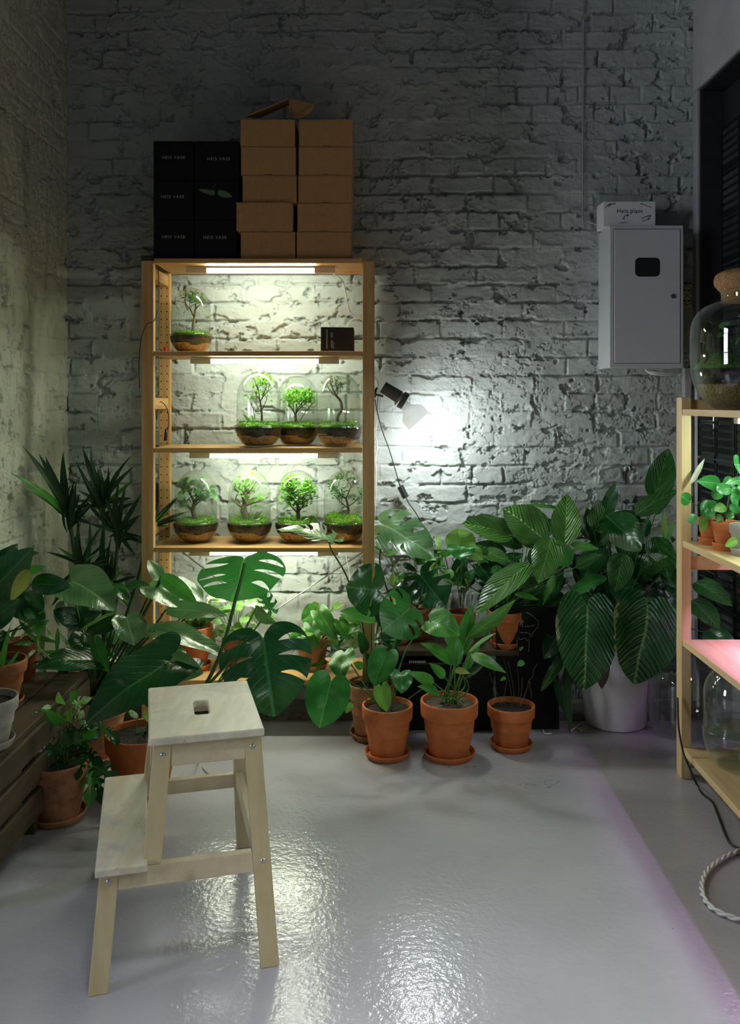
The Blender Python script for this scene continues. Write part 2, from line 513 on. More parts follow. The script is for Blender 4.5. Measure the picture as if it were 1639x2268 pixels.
M = {
    'floor': floor_mat(),
    'brick': wall_mat('painted_brick', (0.43, 0.465, 0.450), 0.4),
    'limewash': wall_mat('limewashed_wall', (0.54, 0.55, 0.45), 0.4, (0.22, 0.23, 0.21)),
    'plaster': wall_mat('grey_plaster', (0.42, 0.42, 0.42), 0.1),
    'rawconcrete': plain('raw_concrete', (0.16, 0.155, 0.14), 0.85, vary=0.25, scale=60, bump=0.6),
    'ceiling': plain('ceiling_paint', (0.12, 0.12, 0.12), 0.8),
    'darkreveal': plain('unlit_reveal', (0.018, 0.018, 0.02), 0.55),  # near-black colour stands in for the unlit recess
    'pine_x': pine('pine_lengthwise', 0),
    'pine_y': pine('pine_crosswise', 1),
    'pine_z': pine('pine_upright', 2),
    'beech': pine('pale_birch', 1, 1.0, (0.59, 0.50, 0.34), (0.52, 0.42, 0.26), 0.45),
    'palepine_x': pine('pale_pine_lengthwise', 0, 1.0, (0.76, 0.57, 0.31), (0.64, 0.44, 0.20)),
    'palepine_y': pine('pale_pine_crosswise', 1, 1.0, (0.76, 0.57, 0.31), (0.64, 0.44, 0.20)),
    'palepine_z': pine('pale_pine_upright', 2, 1.0, (0.76, 0.57, 0.31), (0.64, 0.44, 0.20)),
    'seatwood': worn_wood('worn_pale_seat_wood', (0.68, 0.63, 0.49), (0.58, 0.50, 0.35), (0.42, 0.41, 0.40)),
    'beech_z': pine('pale_birch_upright', 2, 1.0, (0.55, 0.45, 0.265), (0.49, 0.385, 0.21), 0.5),
    'oldwood': pine('old_crate_wood', 1, 0.20, (0.40, 0.26, 0.12), (0.22, 0.13, 0.06), 0.7),
    'terracotta': plain('terracotta', (0.52, 0.145, 0.036), 0.75, vary=0.10, scale=30, bump=0.03),
    'terracotta_old': plain('weathered_terracotta', (0.44, 0.20, 0.10), 0.85, vary=0.20, scale=24, bump=0.04),
    'terracotta_dark': plain('dark_terracotta', (0.30, 0.095, 0.030), 0.75, vary=0.2, scale=30, bump=0.03),  # deeper brown-orange terracotta tone
    'greypot': plain('grey_clay', (0.33, 0.30, 0.27), 0.8, vary=0.1),
    'soil': plain('potting_soil', (0.022, 0.016, 0.011), 0.95, vary=0.45, scale=160, bump=0.9),
    'mulch': plain('gravelly_soil', (0.11, 0.085, 0.06), 0.9, vary=0.45, scale=130, bump=0.9),
    'terrasoil': plain('dark_terrarium_soil', (0.060, 0.034, 0.016), 0.9, vary=0.4, scale=110, bump=0.9),
    'gravel': layered_soil('terrarium_gravel'),
    'finegravel': layered_soil('fine_jar_gravel', 210.0, (0.07, 0.045, 0.018), (0.42, 0.29, 0.12)),
    'mossdark': plain('shaded_moss', (0.07, 0.17, 0.02), 0.9, vary=0.4, scale=90, bump=0.8),  # moss colour darkened to carry the shade inside the jar
    'whitepot': plain('white_plastic', (0.86, 0.84, 0.84), 0.45, vary=0.02),
    'kraft': plain('kraft_cardboard', (0.52, 0.30, 0.12), 0.85, vary=0.05, scale=90, bump=0.05),
    'kraft_in': plain('kraft_edge', (0.24, 0.13, 0.055), 0.9),
    'blackcard': plain('black_cardboard', (0.006, 0.006, 0.0065), 0.7, vary=0.05, spec=0.25),
    'blackplastic': plain('black_plastic', (0.014, 0.014, 0.015), 0.4, vary=0.05),
    'darkgreyplastic': plain('dark_grey_plastic', (0.05, 0.055, 0.055), 0.5, vary=0.05),
    'whitecable': plain('white_cable', (0.72, 0.72, 0.70), 0.55, vary=0.03),
    'greycable': plain('painted_cable', (0.36, 0.36, 0.36), 0.6, vary=0.03),
    'cabinet': plain('grey_white_enamel', (0.55, 0.55, 0.57), 0.4, vary=0.02, scale=220),
    'whitecard': plain('white_card', (0.74, 0.73, 0.74), 0.6, vary=0.02),
    'ink': plain('black_ink', (0.01, 0.01, 0.01), 0.8),
    'silverink': plain('pale_print', (0.55, 0.55, 0.55), 0.6),
    'greenink': plain('leaf_print', (0.10, 0.20, 0.10), 0.6),
    'cream': plain('cream_plastic', (0.62, 0.52, 0.30), 0.5, vary=0.05),
    'steel': plain('steel', (0.55, 0.55, 0.56), 0.35, 1.0, vary=0.05),
    'porcelain': plain('white_porcelain', (0.72, 0.72, 0.72), 0.3, vary=0.02),
    'shadewhite': leaf_mat('translucent_white_shade', (0.8, 0.8, 0.8), (0.8, 0.8, 0.8), 0.3, trans=0.35),
    'fixture': plain('lamp_housing', (0.70, 0.64, 0.48), 0.5, vary=0.03),
    'orange': plain('orange_tape', (0.75, 0.30, 0.05), 0.6),
    'red': plain('red_plastic', (0.6, 0.05, 0.03), 0.5),
    'cork': plain('cork', (0.42, 0.22, 0.085), 0.85, vary=0.3, scale=180, bump=0.4),
    'glass': glass_mat('clear_glass'),
    'glass_mist': glass_mat('misted_glass', fog=0.16),
    'glass_fog': glass_mat('fogged_glass', fog=0.22),
    'glass_dark': glass_mat('jar_glass', (0.86, 0.90, 0.87), base=0.10, edge=0.85, fog=0.38, rim_sheen=True),
    'block': plain('dark_glass_block', (0.010, 0.016, 0.013), 0.12, vary=0.2, spec=0.9),
    'blockjoint': plain('block_joint', (0.05, 0.05, 0.05), 0.6),
    'bark': plain('bark', (0.16, 0.105, 0.06), 0.85, vary=0.3, scale=70, bump=0.5),
    'bark_pale': plain('pale_bark', (0.30, 0.21, 0.12), 0.85, vary=0.2, scale=70, bump=0.4),
    'twig': plain('dry_twig', (0.42, 0.36, 0.26), 0.8),
    'chalk': plain('chalk_line', (0.55, 0.55, 0.55), 0.9),
    'petiole': plain('green_stem', (0.075, 0.20, 0.035), 0.45, vary=0.15),
    'petiole_dark': plain('dark_green_stem', (0.03, 0.085, 0.02), 0.45, vary=0.15),
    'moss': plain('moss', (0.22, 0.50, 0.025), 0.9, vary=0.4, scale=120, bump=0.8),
    'tube': emit('white_tube_light', TUBE_COL, TUBE_W),
    'tube_side': emit('white_side_tube_light', (0.76, 1.0, 0.86), TUBE_G),
    'tube_pink': emit('pink_grow_light', PINK_COL, TUBE_P),
    'bulb': emit('bulb_light', BULB_COL, BULB),
    'daylight': emit('daylight_pane', (0.80, 0.86, 1.0), WINDOW_E),
    'lampglow': emit('added_lamp_disc', (1, 0.98, 0.95), 2.0),  # glowing disc of the added overhead lamp
    # leaves
    'L_mon': leaf_mat('monstera_leaf', (0.026, 0.170, 0.026), (0.10, 0.30, 0.07), 0.33, trans=0.25),
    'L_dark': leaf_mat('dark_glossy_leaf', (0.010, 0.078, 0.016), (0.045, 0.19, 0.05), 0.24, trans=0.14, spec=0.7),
    'L_mid': leaf_mat('mid_green_leaf', (0.055, 0.235, 0.030), (0.16, 0.36, 0.08), 0.35, trans=0.25),
    'L_phil': leaf_mat('broad_grey_green_leaf', (0.095, 0.215, 0.080), (0.26, 0.40, 0.20), 0.24, trans=0.2, spec=1.0),
    'L_light': leaf_mat('light_green_leaf', (0.16, 0.36, 0.05), (0.3, 0.5, 0.12), 0.4, trans=0.3),
    'L_rib': leaf_mat('ribbed_leaf', (0.022, 0.105, 0.016), (0.09, 0.24, 0.06), 0.30, ribs=0.75, rib_n=12, trans=0.2),
    'L_ribl': leaf_mat('light_ribbed_leaf', (0.070, 0.215, 0.032), (0.18, 0.37, 0.11), 0.27, ribs=0.75, rib_n=11, trans=0.2, spec=0.6),
    'L_giant': leaf_mat('giant_ribbed_leaf', (0.010, 0.072, 0.015), (0.12, 0.27, 0.08), 0.24, ribs=0.6, rib_n=12, trans=0.12, edge=(0.22, 0.25, 0.10)),
    'L_strap': leaf_mat('strap_leaf', (0.012, 0.050, 0.014), (0.05, 0.14, 0.03), 0.4, trans=0.2),
    'L_var': leaf_mat('variegated_leaf', (0.16, 0.36, 0.09), (0.62, 0.70, 0.48), 0.4, blotch=(0.66, 0.72, 0.55), trans=0.3),
    'L_yel': leaf_mat('yellowing_leaf', (0.30, 0.34, 0.05), (0.4, 0.42, 0.1), 0.45, trans=0.3),
    'L_brown': leaf_mat('dried_leaf', (0.12, 0.085, 0.045), (0.2, 0.15, 0.08), 0.6, ribs=0.5, rib_n=14, trans=0.15),
    'L_pil': leaf_mat('round_waxy_leaf', (0.030, 0.195, 0.040), (0.16, 0.40, 0.12), 0.25, trans=0.25),
    'L_bon': leaf_mat('bonsai_leaf', (0.16, 0.42, 0.035), (0.3, 0.5, 0.1), 0.45, trans=0.35),
    'L_bond': leaf_mat('dark_bonsai_leaf', (0.065, 0.22, 0.05), (0.15, 0.35, 0.1), 0.45, trans=0.3),
    'L_cream': leaf_mat('cream_white_spathe', (0.60, 0.62, 0.50), (0.7, 0.7, 0.6), 0.4, trans=0.3),
}


# ------------------------------------------------------------------ leaf blades
def _hash(ix, iy, seed):
    h = (ix * 374761393 + iy * 668265263 + seed * 1442695041) & 0xFFFFFFFF
    h = ((h ^ (h >> 13)) * 1274126177) & 0xFFFFFFFF
    return ((h ^ (h >> 16)) & 0xFFFF) / 65535.0


def vnoise(x, y, seed=0):
    ix, iy = np.floor(x).astype(np.int64), np.floor(y).astype(np.int64)
    fx, fy = x - ix, y - iy
    fx, fy = fx * fx * (3 - 2 * fx), fy * fy * (3 - 2 * fy)
    a, b = _hash(ix, iy, seed), _hash(ix + 1, iy, seed)
    c, d = _hash(ix, iy + 1, seed), _hash(ix + 1, iy + 1, seed)
    return (a * (1 - fx) + b * fx) * (1 - fy) + (c * (1 - fx) + d * fx) * fy


def fbm(x, y, seed=0, octv=4, gain=0.5):
    s, a, t = 0.0, 1.0, 0.0
    for o in range(octv):
        s = s + a * vnoise(x * 2 ** o, y * 2 ** o, seed + o * 17)
        t += a
        a *= gain
    return s / t


HEART = [(0.0, 0.0), (0.07, -0.09), (0.28, -0.20), (0.58, -0.19), (0.85, -0.06), (1.0, 0.15), (0.98, 0.36), (0.84, 0.58), (0.58, 0.78), (0.27, 0.92), (0.0, 1.0)]
SAGIT = [(0.0, 0.0), (0.10, -0.12), (0.40, -0.33), (0.70, -0.36), (0.86, -0.20), (0.88, 0.02), (0.86, 0.28), (0.74, 0.52), (0.50, 0.75), (0.22, 0.91), (0.0, 1.0)]
OVALISH = [(0.0, 0.0), (0.22, -0.02), (0.6, 0.06), (0.92, 0.26), (1.0, 0.46), (0.9, 0.68), (0.6, 0.86), (0.28, 0.95), (0.0, 1.0)]


def half_curve(ctrl, n=34):
    pts = smooth_path([Vector((x, y, 0)) for x, y in ctrl], 8)
    return [(p.x, p.y) for p in pts]


def outline(ctrl):
    h = half_curve(ctrl)
    return h[:-1] + [(0.0, 1.0)] + [(-x, y) for x, y in reversed(h)][1:-1]


def slit_loops(ctrl, ys, rnd, depth, wid, open_p):
    """teardrop gaps running from near the midrib out to (or through) the margin"""
    h = [p for p in half_curve(ctrl)]
    k0 = max(range(len(h)), key=lambda i: -h[i][1])          # lowest point of the lobe
    loops = []
    for sgn in (1, -1):
        for yt in ys:
            y = yt + rnd.uniform(-0.02, 0.02)
            i = min(range(k0, len(h)), key=lambda q: abs(h[q][1] - y))
            mx, my = h[i]
            d = depth * rnd.uniform(0.9, 1.08)
            ix, iy = mx * (1 - d), my - (0.06 + 0.34 * max(0.0, yt)) * d
            reach = 1.12 if rnd.random() < open_p else 0.93
            w = wid * rnd.uniform(0.85, 1.15)
            dx, dy = mx - ix, my - iy
            L = math.hypot(dx, dy)
            nx, ny = -dy / L, dx / L
            up, dn = [], []
            for q in range(9):
                t = q / 8
                ww = w * (math.sin(math.pi * min(1.0, t * 0.9 + 0.02)) ** 0.8) * (1.0 if reach < 1 else 0.75 + 0.5 * t)
                bow = -0.05 * math.sin(math.pi * t)
                cx, cy = ix + dx * t * reach + nx * bow, iy + dy * t * reach + ny * bow
                up.append((sgn * (cx + nx * ww), cy + ny * ww))
                dn.append((sgn * (cx - nx * ww), cy - ny * ww))
            loops.append(up + dn[::-1])
    return loops


def in_poly(px, py, poly):
    res = np.zeros(px.shape, bool)
    n = len(poly)
    j = n - 1
    for i in range(n):
        xi, yi = poly[i]
        xj, yj = poly[j]
        cond = ((yi > py) != (yj > py))
        with np.errstate(divide='ignore', invalid='ignore'):
            xx = (xj - xi) * (py - yi) / (yj - yi + 1e-12) + xi
        res ^= cond & (px < xx)
        j = i
    return res


_cache = {}


def flat_leaf(kind, var):
    """flat blade in unit space: x in -1..1, y in about -0.35..1; returns (pts, faces)"""
    key = (kind, var)
    if key in _cache:
        return _cache[key]
    rnd = random.Random(hash(key) & 0xffff if False else sum(ord(c) for c in kind) * 13 + var * 101)
    if kind in ('lance', 'ovate', 'strap', 'round', 'spear'):
        rows, cols = (18, 4) if kind != 'strap' else (16, 2)
        pts, faces = [], []
        for i in range(rows + 1):
            s = i / rows
            if kind == 'lance':
                w = (s + 0.004) ** 0.70 * (1 - s) ** 1.05 / 0.300
            elif kind == 'ovate':
                w = (s + 0.006) ** 0.52 * (1 - s) ** 0.86 / 0.392
            elif kind == 'round':
                w = math.sqrt(max(0.0, 1 - (2 * s - 1) ** 2)) + 0.004
            elif kind == 'spear':
                w = (s + 0.01) ** 0.8 * (1 - s) ** 1.0 / 0.29
            else:
                w = min(1.0, 0.55 + s * 2.2) * (1 - s) ** 0.55
            w = min(1.0, w)
            for j in range(-cols, cols + 1):
                pts.append((w * j / cols, s))
        nc = 2 * cols + 1
        for i in range(rows):
            for j in range(nc - 1):
                a = i * nc + j
                faces.append((a, a + 1, a + nc + 1, a + nc))
        _cache[key] = (pts, faces)
        return _cache[key]
    ys_, depth, wid, open_p, ctrl = [], 0.6, 0.05, 0.0, HEART
    if kind == 'monstera':
        ys_, depth, wid, open_p = [0.07, 0.36, 0.62], 0.66, 0.042, 0.55
    elif kind == 'monstera_deep':
        ys_, depth, wid, open_p = [0.0, 0.2, 0.38, 0.56, 0.73], 0.74, 0.045, 1.0
    elif kind == 'monstera_young':
        ys_, depth, wid, open_p = [0.10, 0.42], 0.55, 0.050, 0.3
    elif kind == 'monstera_one':
        ys_, depth, wid, open_p = [0.32], 0.68, 0.055, 1.0
    elif kind == 'cutleaf':
        ys_, depth, wid, open_p = [0.08, 0.36, 0.62], 0.68, 0.08, 1.0
    elif kind == 'sagittate':
        ctrl = SAGIT
    elif kind == 'oval':
        ctrl = OVALISH
    poly = []
    for p in outline(ctrl):
        if not poly or math.hypot(p[0] - poly[-1][0], p[1] - poly[-1][1]) > 0.006:
            poly.append(p)
    loops = slit_loops(ctrl, ys_, rnd, depth, wid, open_p)
    step = 0.085
    gx, gy = np.meshgrid(np.arange(-1.02, 1.03, step), np.arange(-0.4, 1.0, step * 0.6))
    gx, gy = gx.ravel(), gy.ravel()
    ins = in_poly(gx, gy, poly)
    for lp in loops:
        ins &= ~in_poly(gx, gy, lp)
    pa = np.array(poly + [p for lp in loops for p in lp])
    gx, gy = gx[ins], gy[ins]
    d = np.sqrt(((gx[:, None] - pa[None, :, 0]) ** 2) + ((gy[:, None] - pa[None, :, 1]) ** 2)).min(1)
    keep = d > 0.035
    inner = list(zip(gx[keep], gy[keep]))
    inner += [(0.0, y) for y in np.arange(0.04, 0.98, 0.05)]
    vs = [Vector((x, y)) for x, y in poly] + [Vector((float(x), float(y))) for x, y in inner]
    n = len(poly)
    ed = [(i, (i + 1) % n) for i in range(n)]
    for lp in loops:
        o0, m_ = len(vs), len(lp)
        vs += [Vector(p) for p in lp]
        ed += [(o0 + i, o0 + (i + 1) % m_) for i in range(m_)]
    ov, oe, of, *_ = delaunay_2d_cdt(vs, ed, [], 0, 1e-5)
    pts = [(p.x, p.y) for p in ov]
    cx = np.array([sum(pts[i][0] for i in f) / len(f) for f in of])
    cy = np.array([sum(pts[i][1] for i in f) / len(f) for f in of])
    ok = in_poly(cx, cy, poly)
    for lp in loops:
        ok &= ~in_poly(cx, cy, lp)
    faces = [tuple(f) for f, o in zip(of, ok) if o]
    par = list(range(len(pts)))

    def find(i):
        while par[i] != i:
            par[i] = par[par[i]]
            i = par[i]
        return i
    for f in faces:
        for i in f[1:]:
            par[find(i)] = find(f[0])
    cnt = {}
    for f in faces:
        cnt[find(f[0])] = cnt.get(find(f[0]), 0) + 1
    big = max(cnt, key=cnt.get)
    faces = [f for f in faces if find(f[0]) == big]
    used = sorted({i for f in faces for i in f})
    remap = {u: i for i, u in enumerate(used)}
    _cache[key] = ([pts[u] for u in used], [tuple(remap[i] for i in f) for f in faces])
    return _cache[key]


NCOUNT = [0]


def blade(base, tip, width, kind='ovate', roll=0.0, bend=0.5, fold=0.12, wavy=0.03, n0=None, var=0, cup=0.0):
    """verts, faces, uvs of one curved leaf blade from base to tip"""
    pts, faces = flat_leaf(kind, var)
    base, tip = Vector(base), Vector(tip)
    ax = tip - base
    ch = ax.length
    ax.normalize()
    n = Vector(n0) if n0 is not None else Vector((-0.12, -1.0, 0.55))
    n = n - ax * n.dot(ax)
    if n.length < 1e-4:
        n = ax.orthogonal()
    n.normalize()
    n = Matrix.Rotation(math.radians(roll), 3, ax) @ n
    side = ax.cross(n)
    kap = bend if abs(bend) > 1e-3 else 1e-3
    L = ch * (kap / 2) / math.sin(kap / 2)
    NCOUNT[0] += 1
    ph = NCOUNT[0] * 1.7
    out, uv = [], []
    c2, s2 = math.cos(kap / 2), math.sin(kap / 2)
    hw = width / 2
    for x, y in pts:
        yy = math.sin(kap * y) / kap
        zz = -(1 - math.cos(kap * y)) / kap
        # rotate so the chord lies along the axis
        y2 = yy * c2 - zz * s2
        z2 = yy * s2 + zz * c2
        z = z2 * L + hw * (fold * abs(x) - cup * x * x) + hw * wavy * 3 * math.sin(8 * y + ph + (1.3 if x > 0 else 0)) * x * x
        z += hw * 0.16 * (mnoise.noise(Vector((x * 1.3 + ph * 3.1, y * 2.4, ph))))
        out.append(base + side * (x * hw * math.cos(fold * 0.8)) + ax * (y2 * L) + n * z)
        uv.append((x * 0.5 + 0.5, y))
    return out, faces, uv


def leaf(parent, base, tip, dw, width_px, kind='ovate', mat='L_mid', roll=0.0, bend=0.5, fold=0.12, pet=None, pr=0.0022, pm='petiole', wavy=0.03, n0=None, name='leaf', cup=0.0, label=None):
    """base, tip: (px,py); dw: (depth at base, depth at tip); pet: petiole way points (px,py,depth)"""
    b, t = P(base[0], base[1], dw[0]), P(tip[0], tip[1], dw[1])
    w = width_px * (dw[0] + dw[1]) / 2 / F
    v, f, uv = blade(b, t, w, kind, roll, bend, fold, wavy, n0, NCOUNT[0] % 5, cup)
    o = mesh_obj(name, v, f, M[mat], parent, True, uv)
    if label:
        o['label'] = label
    if pet:
        mb = MB()
        mb.tube([b] + [P(*q) for q in pet], pr * 0.8, pr * 1.2, 6, 4)
        mb.build('petiole', M[pm], o)
    return o


def pot(root, c, r, h, mat='terracotta', saucer=True, taper=0.68, soil='soil', rim=0.28, smat=None, soil_drop=0.018):
    """clay pot standing at c (bottom centre, on its saucer); returns the soil height"""
    x, y, z = c
    z0 = z + (0.008 if saucer else 0.0)
    rb = r * taper
    hr = h * rim
    rw = r * 0.93
    mb = MB()
    mb.lathe([(0.0, 0.0), (rb * 0.97, 0.0), (rb, 0.004), (rw * 0.985, h - hr), (r * 0.985, h - hr + 0.001), (r, h - hr + 0.005), (r * 1.01, h - 0.006), (r, h - 0.001), (r * 0.985, h), (r * 0.93, h - 0.001), (r * 0.91, h - 0.008), (r * 0.85, h * 0.45), (0.0, h * 0.42)], (x, y, z0), 48)
    mb.build('pot', M[mat], root, True, auto=50)
    if saucer:
        ms = MB()
        rs = max(rb * 1.32, rb + 0.012)
        ms.lathe([(0.0, 0.0), (rs * 0.86, 0.0), (rs * 0.9, 0.003), (rs * 1.0, 0.018), (rs * 1.01, 0.022), (rs * 0.99, 0.024), (rs * 0.95, 0.023), (rs * 0.87, 0.008), (0.0, 0.007)], (x, y, z), 48)
        ms.build('saucer', M[smat or mat], root, True, auto=50)
    sz = z0 + h - soil_drop
    sb = MB()
    n = 36
    rings = 5
    v, f = [(x, y, sz + 0.006)], []
    rr = r * 0.915
    for i in range(1, rings + 1):
        for j in range(n):
            a = 2 * math.pi * j / n
            q = rr * i / rings
            v.append((x + q * math.cos(a), y + q * math.sin(a), sz + (0.006 * (1 - i / rings)) + random.uniform(-0.002, 0.002)))
    for j in range(n):
        f.append((0, 1 + j, 1 + (j + 1) % n))
    for i in range(rings - 1):
        for j in range(n):
            a = 1 + i * n + j
            b = 1 + i * n + (j + 1) % n
            f.append((a, a + n, b + n, b))
    sb.add(v, f)
    sb.build('soil', M[soil], root, False)
    return sz

# ------------------------------------------------------------------ the room
def brick_height(u, v, seed, relief=1.0):
    """outward height (m) of an old painted brick face at wall coordinates u (along), v (up)"""
    wu = u + 0.010 * (fbm(u * 9, v * 9, seed + 1) - 0.5) + 0.004 * (fbm(u * 40, v * 40, seed + 2, 2) - 0.5)
    wv = v + 0.016 * (fbm(u * 3.2, v * 5, seed + 3) - 0.5) + 0.005 * (fbm(u * 30, v * 30, seed + 4, 2) - 0.5)
    ch, bl = 0.0765, 0.262
    row = np.floor(wv / ch)
    fy = wv / ch - row
    sh = np.where(row % 2 == 0, 0.0, 0.5) + (_hash(row.astype(np.int64), row.astype(np.int64) * 0 + 3, seed) - 0.5) * 0.3
    half = _hash(row.astype(np.int64), row.astype(np.int64) * 0 + 9, seed) > 0.72      # header courses
    bw = np.where(half, bl * 0.5, bl)
    q = wu / bw + sh
    col = np.floor(q)
    fx = q - col
    dx = np.minimum(fx, 1 - fx) * bw
    dy = np.minimum(fy, 1 - fy) * ch
    ir, ic = row.astype(np.int64), col.astype(np.int64)
    r1, r2, r3 = _hash(ic, ir, seed + 11), _hash(ic, ir, seed + 12), _hash(ic, ir, seed + 13)
    d = np.minimum(dx, dy)
    filled = fbm(u * 4.5, v * 5.5, seed + 20, 4)
    jd = 0.014 * np.clip((filled - 0.44) * 7, 0.06, 1.0)
    jw = 0.0035 + 0.005 * fbm(u * 14, v * 14, seed + 21, 2)
    t = np.clip((d - jw * 0.35) / jw, 0, 1)
    t = t * t * (3 - 2 * t)
    h = -jd * (1 - t)
    h = h + t * ((r1 - 0.5) * 0.007 + (r2 - 0.5) * 0.007 * (fx - 0.5) * 2 + (r3 - 0.5) * 0.005 * (fy - 0.5) * 2)
    # squeezed-out mortar
    sm = fbm(u * 17, v * 26, seed + 33, 4)
    h = h + 0.006 * np.clip((sm - 0.60) / 0.02, 0, 1) * np.clip(1.3 - d / 0.02, 0.2, 1)
    # broken arrises and spalled faces with sharp edges
    e = fbm(u * 15, v * 21, seed + 30, 6, 0.58)
    edge_w = np.clip(1 - d / 0.030, 0, 1)
    sp = e + 0.16 * edge_w + 0.22 * (fbm(u * 1.6, v * 1.6, seed + 31, 3) - 0.5)
    chip = np.clip((sp - 0.712) / 0.014, 0, 1)
    h = h - chip * (0.005 + 0.017 * fbm(u * 34, v * 34, seed + 32, 4, 0.6))
    # cracks
    rg = np.abs(fbm(u * 3.4, v * 4.8, seed + 40, 7, 0.6) - 0.5)
    mk = np.clip((fbm(u * 1.4, v * 1.4, seed + 41, 2) - 0.45) * 6, 0, 1)
    h = h - mk * 0.011 * np.clip(1 - rg / 0.005, 0, 1)
    rg2 = np.abs(fbm(u * 6.5, v * 11, seed + 45, 6, 0.6) - 0.5)
    mk2 = np.clip((fbm(u * 2.1, v * 2.1, seed + 46, 2) - 0.5) * 7, 0, 1)
    h = h - mk2 * 0.008 * np.clip(1 - rg2 / 0.006, 0, 1)
    h = h + 0.007 * (fbm(u * 28, v * 38, seed + 50, 5, 0.6) - 0.5) + 0.016 * (fbm(u * 2.2, v * 2.2, seed + 51, 3) - 0.5)
    return h * relief


def wash_height(u, v, seed):
    """thickly limewashed wall: soft brick ghosts, peck marks and cracks"""
    h = 0.42 * brick_height(u, v, seed)
    p = fbm(u * 46, v * 22, seed + 60, 4, 0.6)
    h = h - 0.014 * np.clip((p - 0.665) / 0.02, 0, 1)
    p = fbm(u * 15, v * 13, seed + 66, 5, 0.6)
    h = h - 0.016 * np.clip((p - 0.665) / 0.02, 0, 1)
    for fu, fv, s, w in ((10.0, 2.6, 61, 0.007), (2.0, 11.0, 63, 0.006), (5.0, 7.0, 69, 0.005)):
        rg = np.abs(fbm(u * fu, v * fv, seed + s, 6, 0.6) - 0.5)
        mk = np.clip((fbm(u * 2.3, v * 2.3, seed + s + 1, 2) - 0.52) * 7, 0, 1)
        h = h - mk * 0.010 * np.clip(1 - rg / w, 0, 1)
    return h


def relief_wall(name, us, vs, to3, hfun, seed, mat):
    U, V = np.meshgrid(us, vs)
    H = hfun(U, V, seed)
    p = to3(U, V, H).reshape(-1, 3)
    nu, nv = len(us), len(vs)
    i = np.arange((nu - 1) * (nv - 1))
    a = (i // (nu - 1)) * nu + i % (nu - 1)
    quads = np.stack([a, a + 1, a + nu + 1, a + nu], 1).astype(np.int32)
    me = bpy.data.meshes.new(name)
    me.vertices.add(len(p))
    me.vertices.foreach_set('co', p.astype(np.float32).ravel())
    me.loops.add(quads.size)
    me.loops.foreach_set('vertex_index', quads.ravel())
    me.polygons.add(len(quads))
    me.polygons.foreach_set('loop_start', np.arange(0, quads.size, 4, dtype=np.int32))
    me.polygons.foreach_set('loop_total', np.full(len(quads), 4, dtype=np.int32))
    me.polygons.foreach_set('use_smooth', np.ones(len(quads), bool))
    me.update(calc_edges=True)
    me.validate()
    me.materials.append(mat)
    o = bpy.data.objects.new(name, me)
    COL.objects.link(o)
    return structure(o)


us = np.arange(X_LEFT - 0.03, X_RIGHT + 0.031, 0.0034)
vs = np.concatenate([np.arange(-0.02, 0.45, 0.02), np.arange(0.45, 3.1, 0.0034), np.arange(3.1, Z_CEIL + 0.03, 0.03)])
relief_wall('wall_back', us, vs, lambda u, v, h: np.stack([u, Y_BACK - h, v], -1), brick_height, 5, M['brick'])
ys = np.concatenate([np.arange(2.06, 2.7, 0.08), np.arange(2.7, Y_BACK + 0.03, 0.0034)])
vs = np.concatenate([np.arange(-0.02, 0.5, 0.02), np.arange(0.5, 3.1, 0.0038), np.arange(3.1, Z_CEIL + 0.03, 0.03)])
relief_wall('wall_left', ys[::-1].copy(), vs, lambda u, v, h: np.stack([X_LEFT + h, u, v], -1), wash_height, 23, M['limewash'])

m = MB()
m.box((-4.7, Y_REAR - 0.2, -0.06), (X_RIGHT + 0.35, Y_BACK + 0.1, 0.0))
structure(m.build('floor', M['floor'], None, False))
m = MB()
m.box((-4.7, Y_REAR - 0.2, Z_CEIL), (X_RIGHT + 0.35, Y_BACK + 0.1, Z_CEIL + 0.08))
structure(m.build('ceiling', M['ceiling'], None, False))
# unpainted concrete strip along the foot of the back wall
m = MB()
xs = np.linspace(X_LEFT, X_RIGHT, 60)
fr = 3.478 + 0.006 * (fbm(xs * 9, xs * 0 + 2, 4) - 0.5)
for i in range(59):
    m.hexa([(xs[i], fr[i], 0.0), (xs[i + 1], fr[i + 1], 0.0), (xs[i + 1], Y_BACK, 0.0), (xs[i], Y_BACK, 0.0), (xs[i], fr[i] + 0.004, 0.010), (xs[i + 1], fr[i + 1] + 0.004, 0.010), (xs[i + 1], Y_BACK, 0.012), (xs[i], Y_BACK, 0.012)])
structure(m.build('trim_1', M['rawconcrete'], None, False))

# right wall: plaster above a deep dark glass-block opening
WZ0, WZ1, WD0, WD1 = 0.25, 2.565, 0.6, 3.655
m = MB()
m.box((X_RIGHT, Y_REAR, WZ1), (X_RIGHT + 0.3, Y_BACK, Z_CEIL))
m.box((X_RIGHT, WD1, -0.01), (X_RIGHT + 0.3, Y_BACK, WZ1))
m.box((X_RIGHT, Y_REAR, -0.01), (X_RIGHT + 0.3, WD0, WZ1))
m.box((X_RIGHT, WD0, -0.01), (X_RIGHT + 0.3, WD1, WZ0))
structure(m.build('wall_right', M['plaster'], None, False, bevel=0.006))
m = MB()
m.box((X_RIGHT + 0.012, WD1 - 0.012, 1.25), (X_RIGHT + 0.25, WD1 - 0.001, WZ1 - 0.001))      # jamb, shade put into its colour
m.box((X_RIGHT + 0.012, WD0 + 0.001, WZ1 - 0.012), (X_RIGHT + 0.25, WD1 - 0.012, WZ1 - 0.001))  # soffit in the same unlit colour
m.box((X_RIGHT + 0.11, WD0 + 0.001, 2.40), (X_RIGHT + 0.25, WD1 - 0.012, WZ1 - 0.012))          # dark band over the blocks
m.box((X_RIGHT + 0.002, WD0 + 0.001, 1.225), (X_RIGHT + 0.25, WD1 - 0.012, 1.25))               # sill
structure(m.build('trim_2', M['darkreveal'], None, False, bevel=0.003))


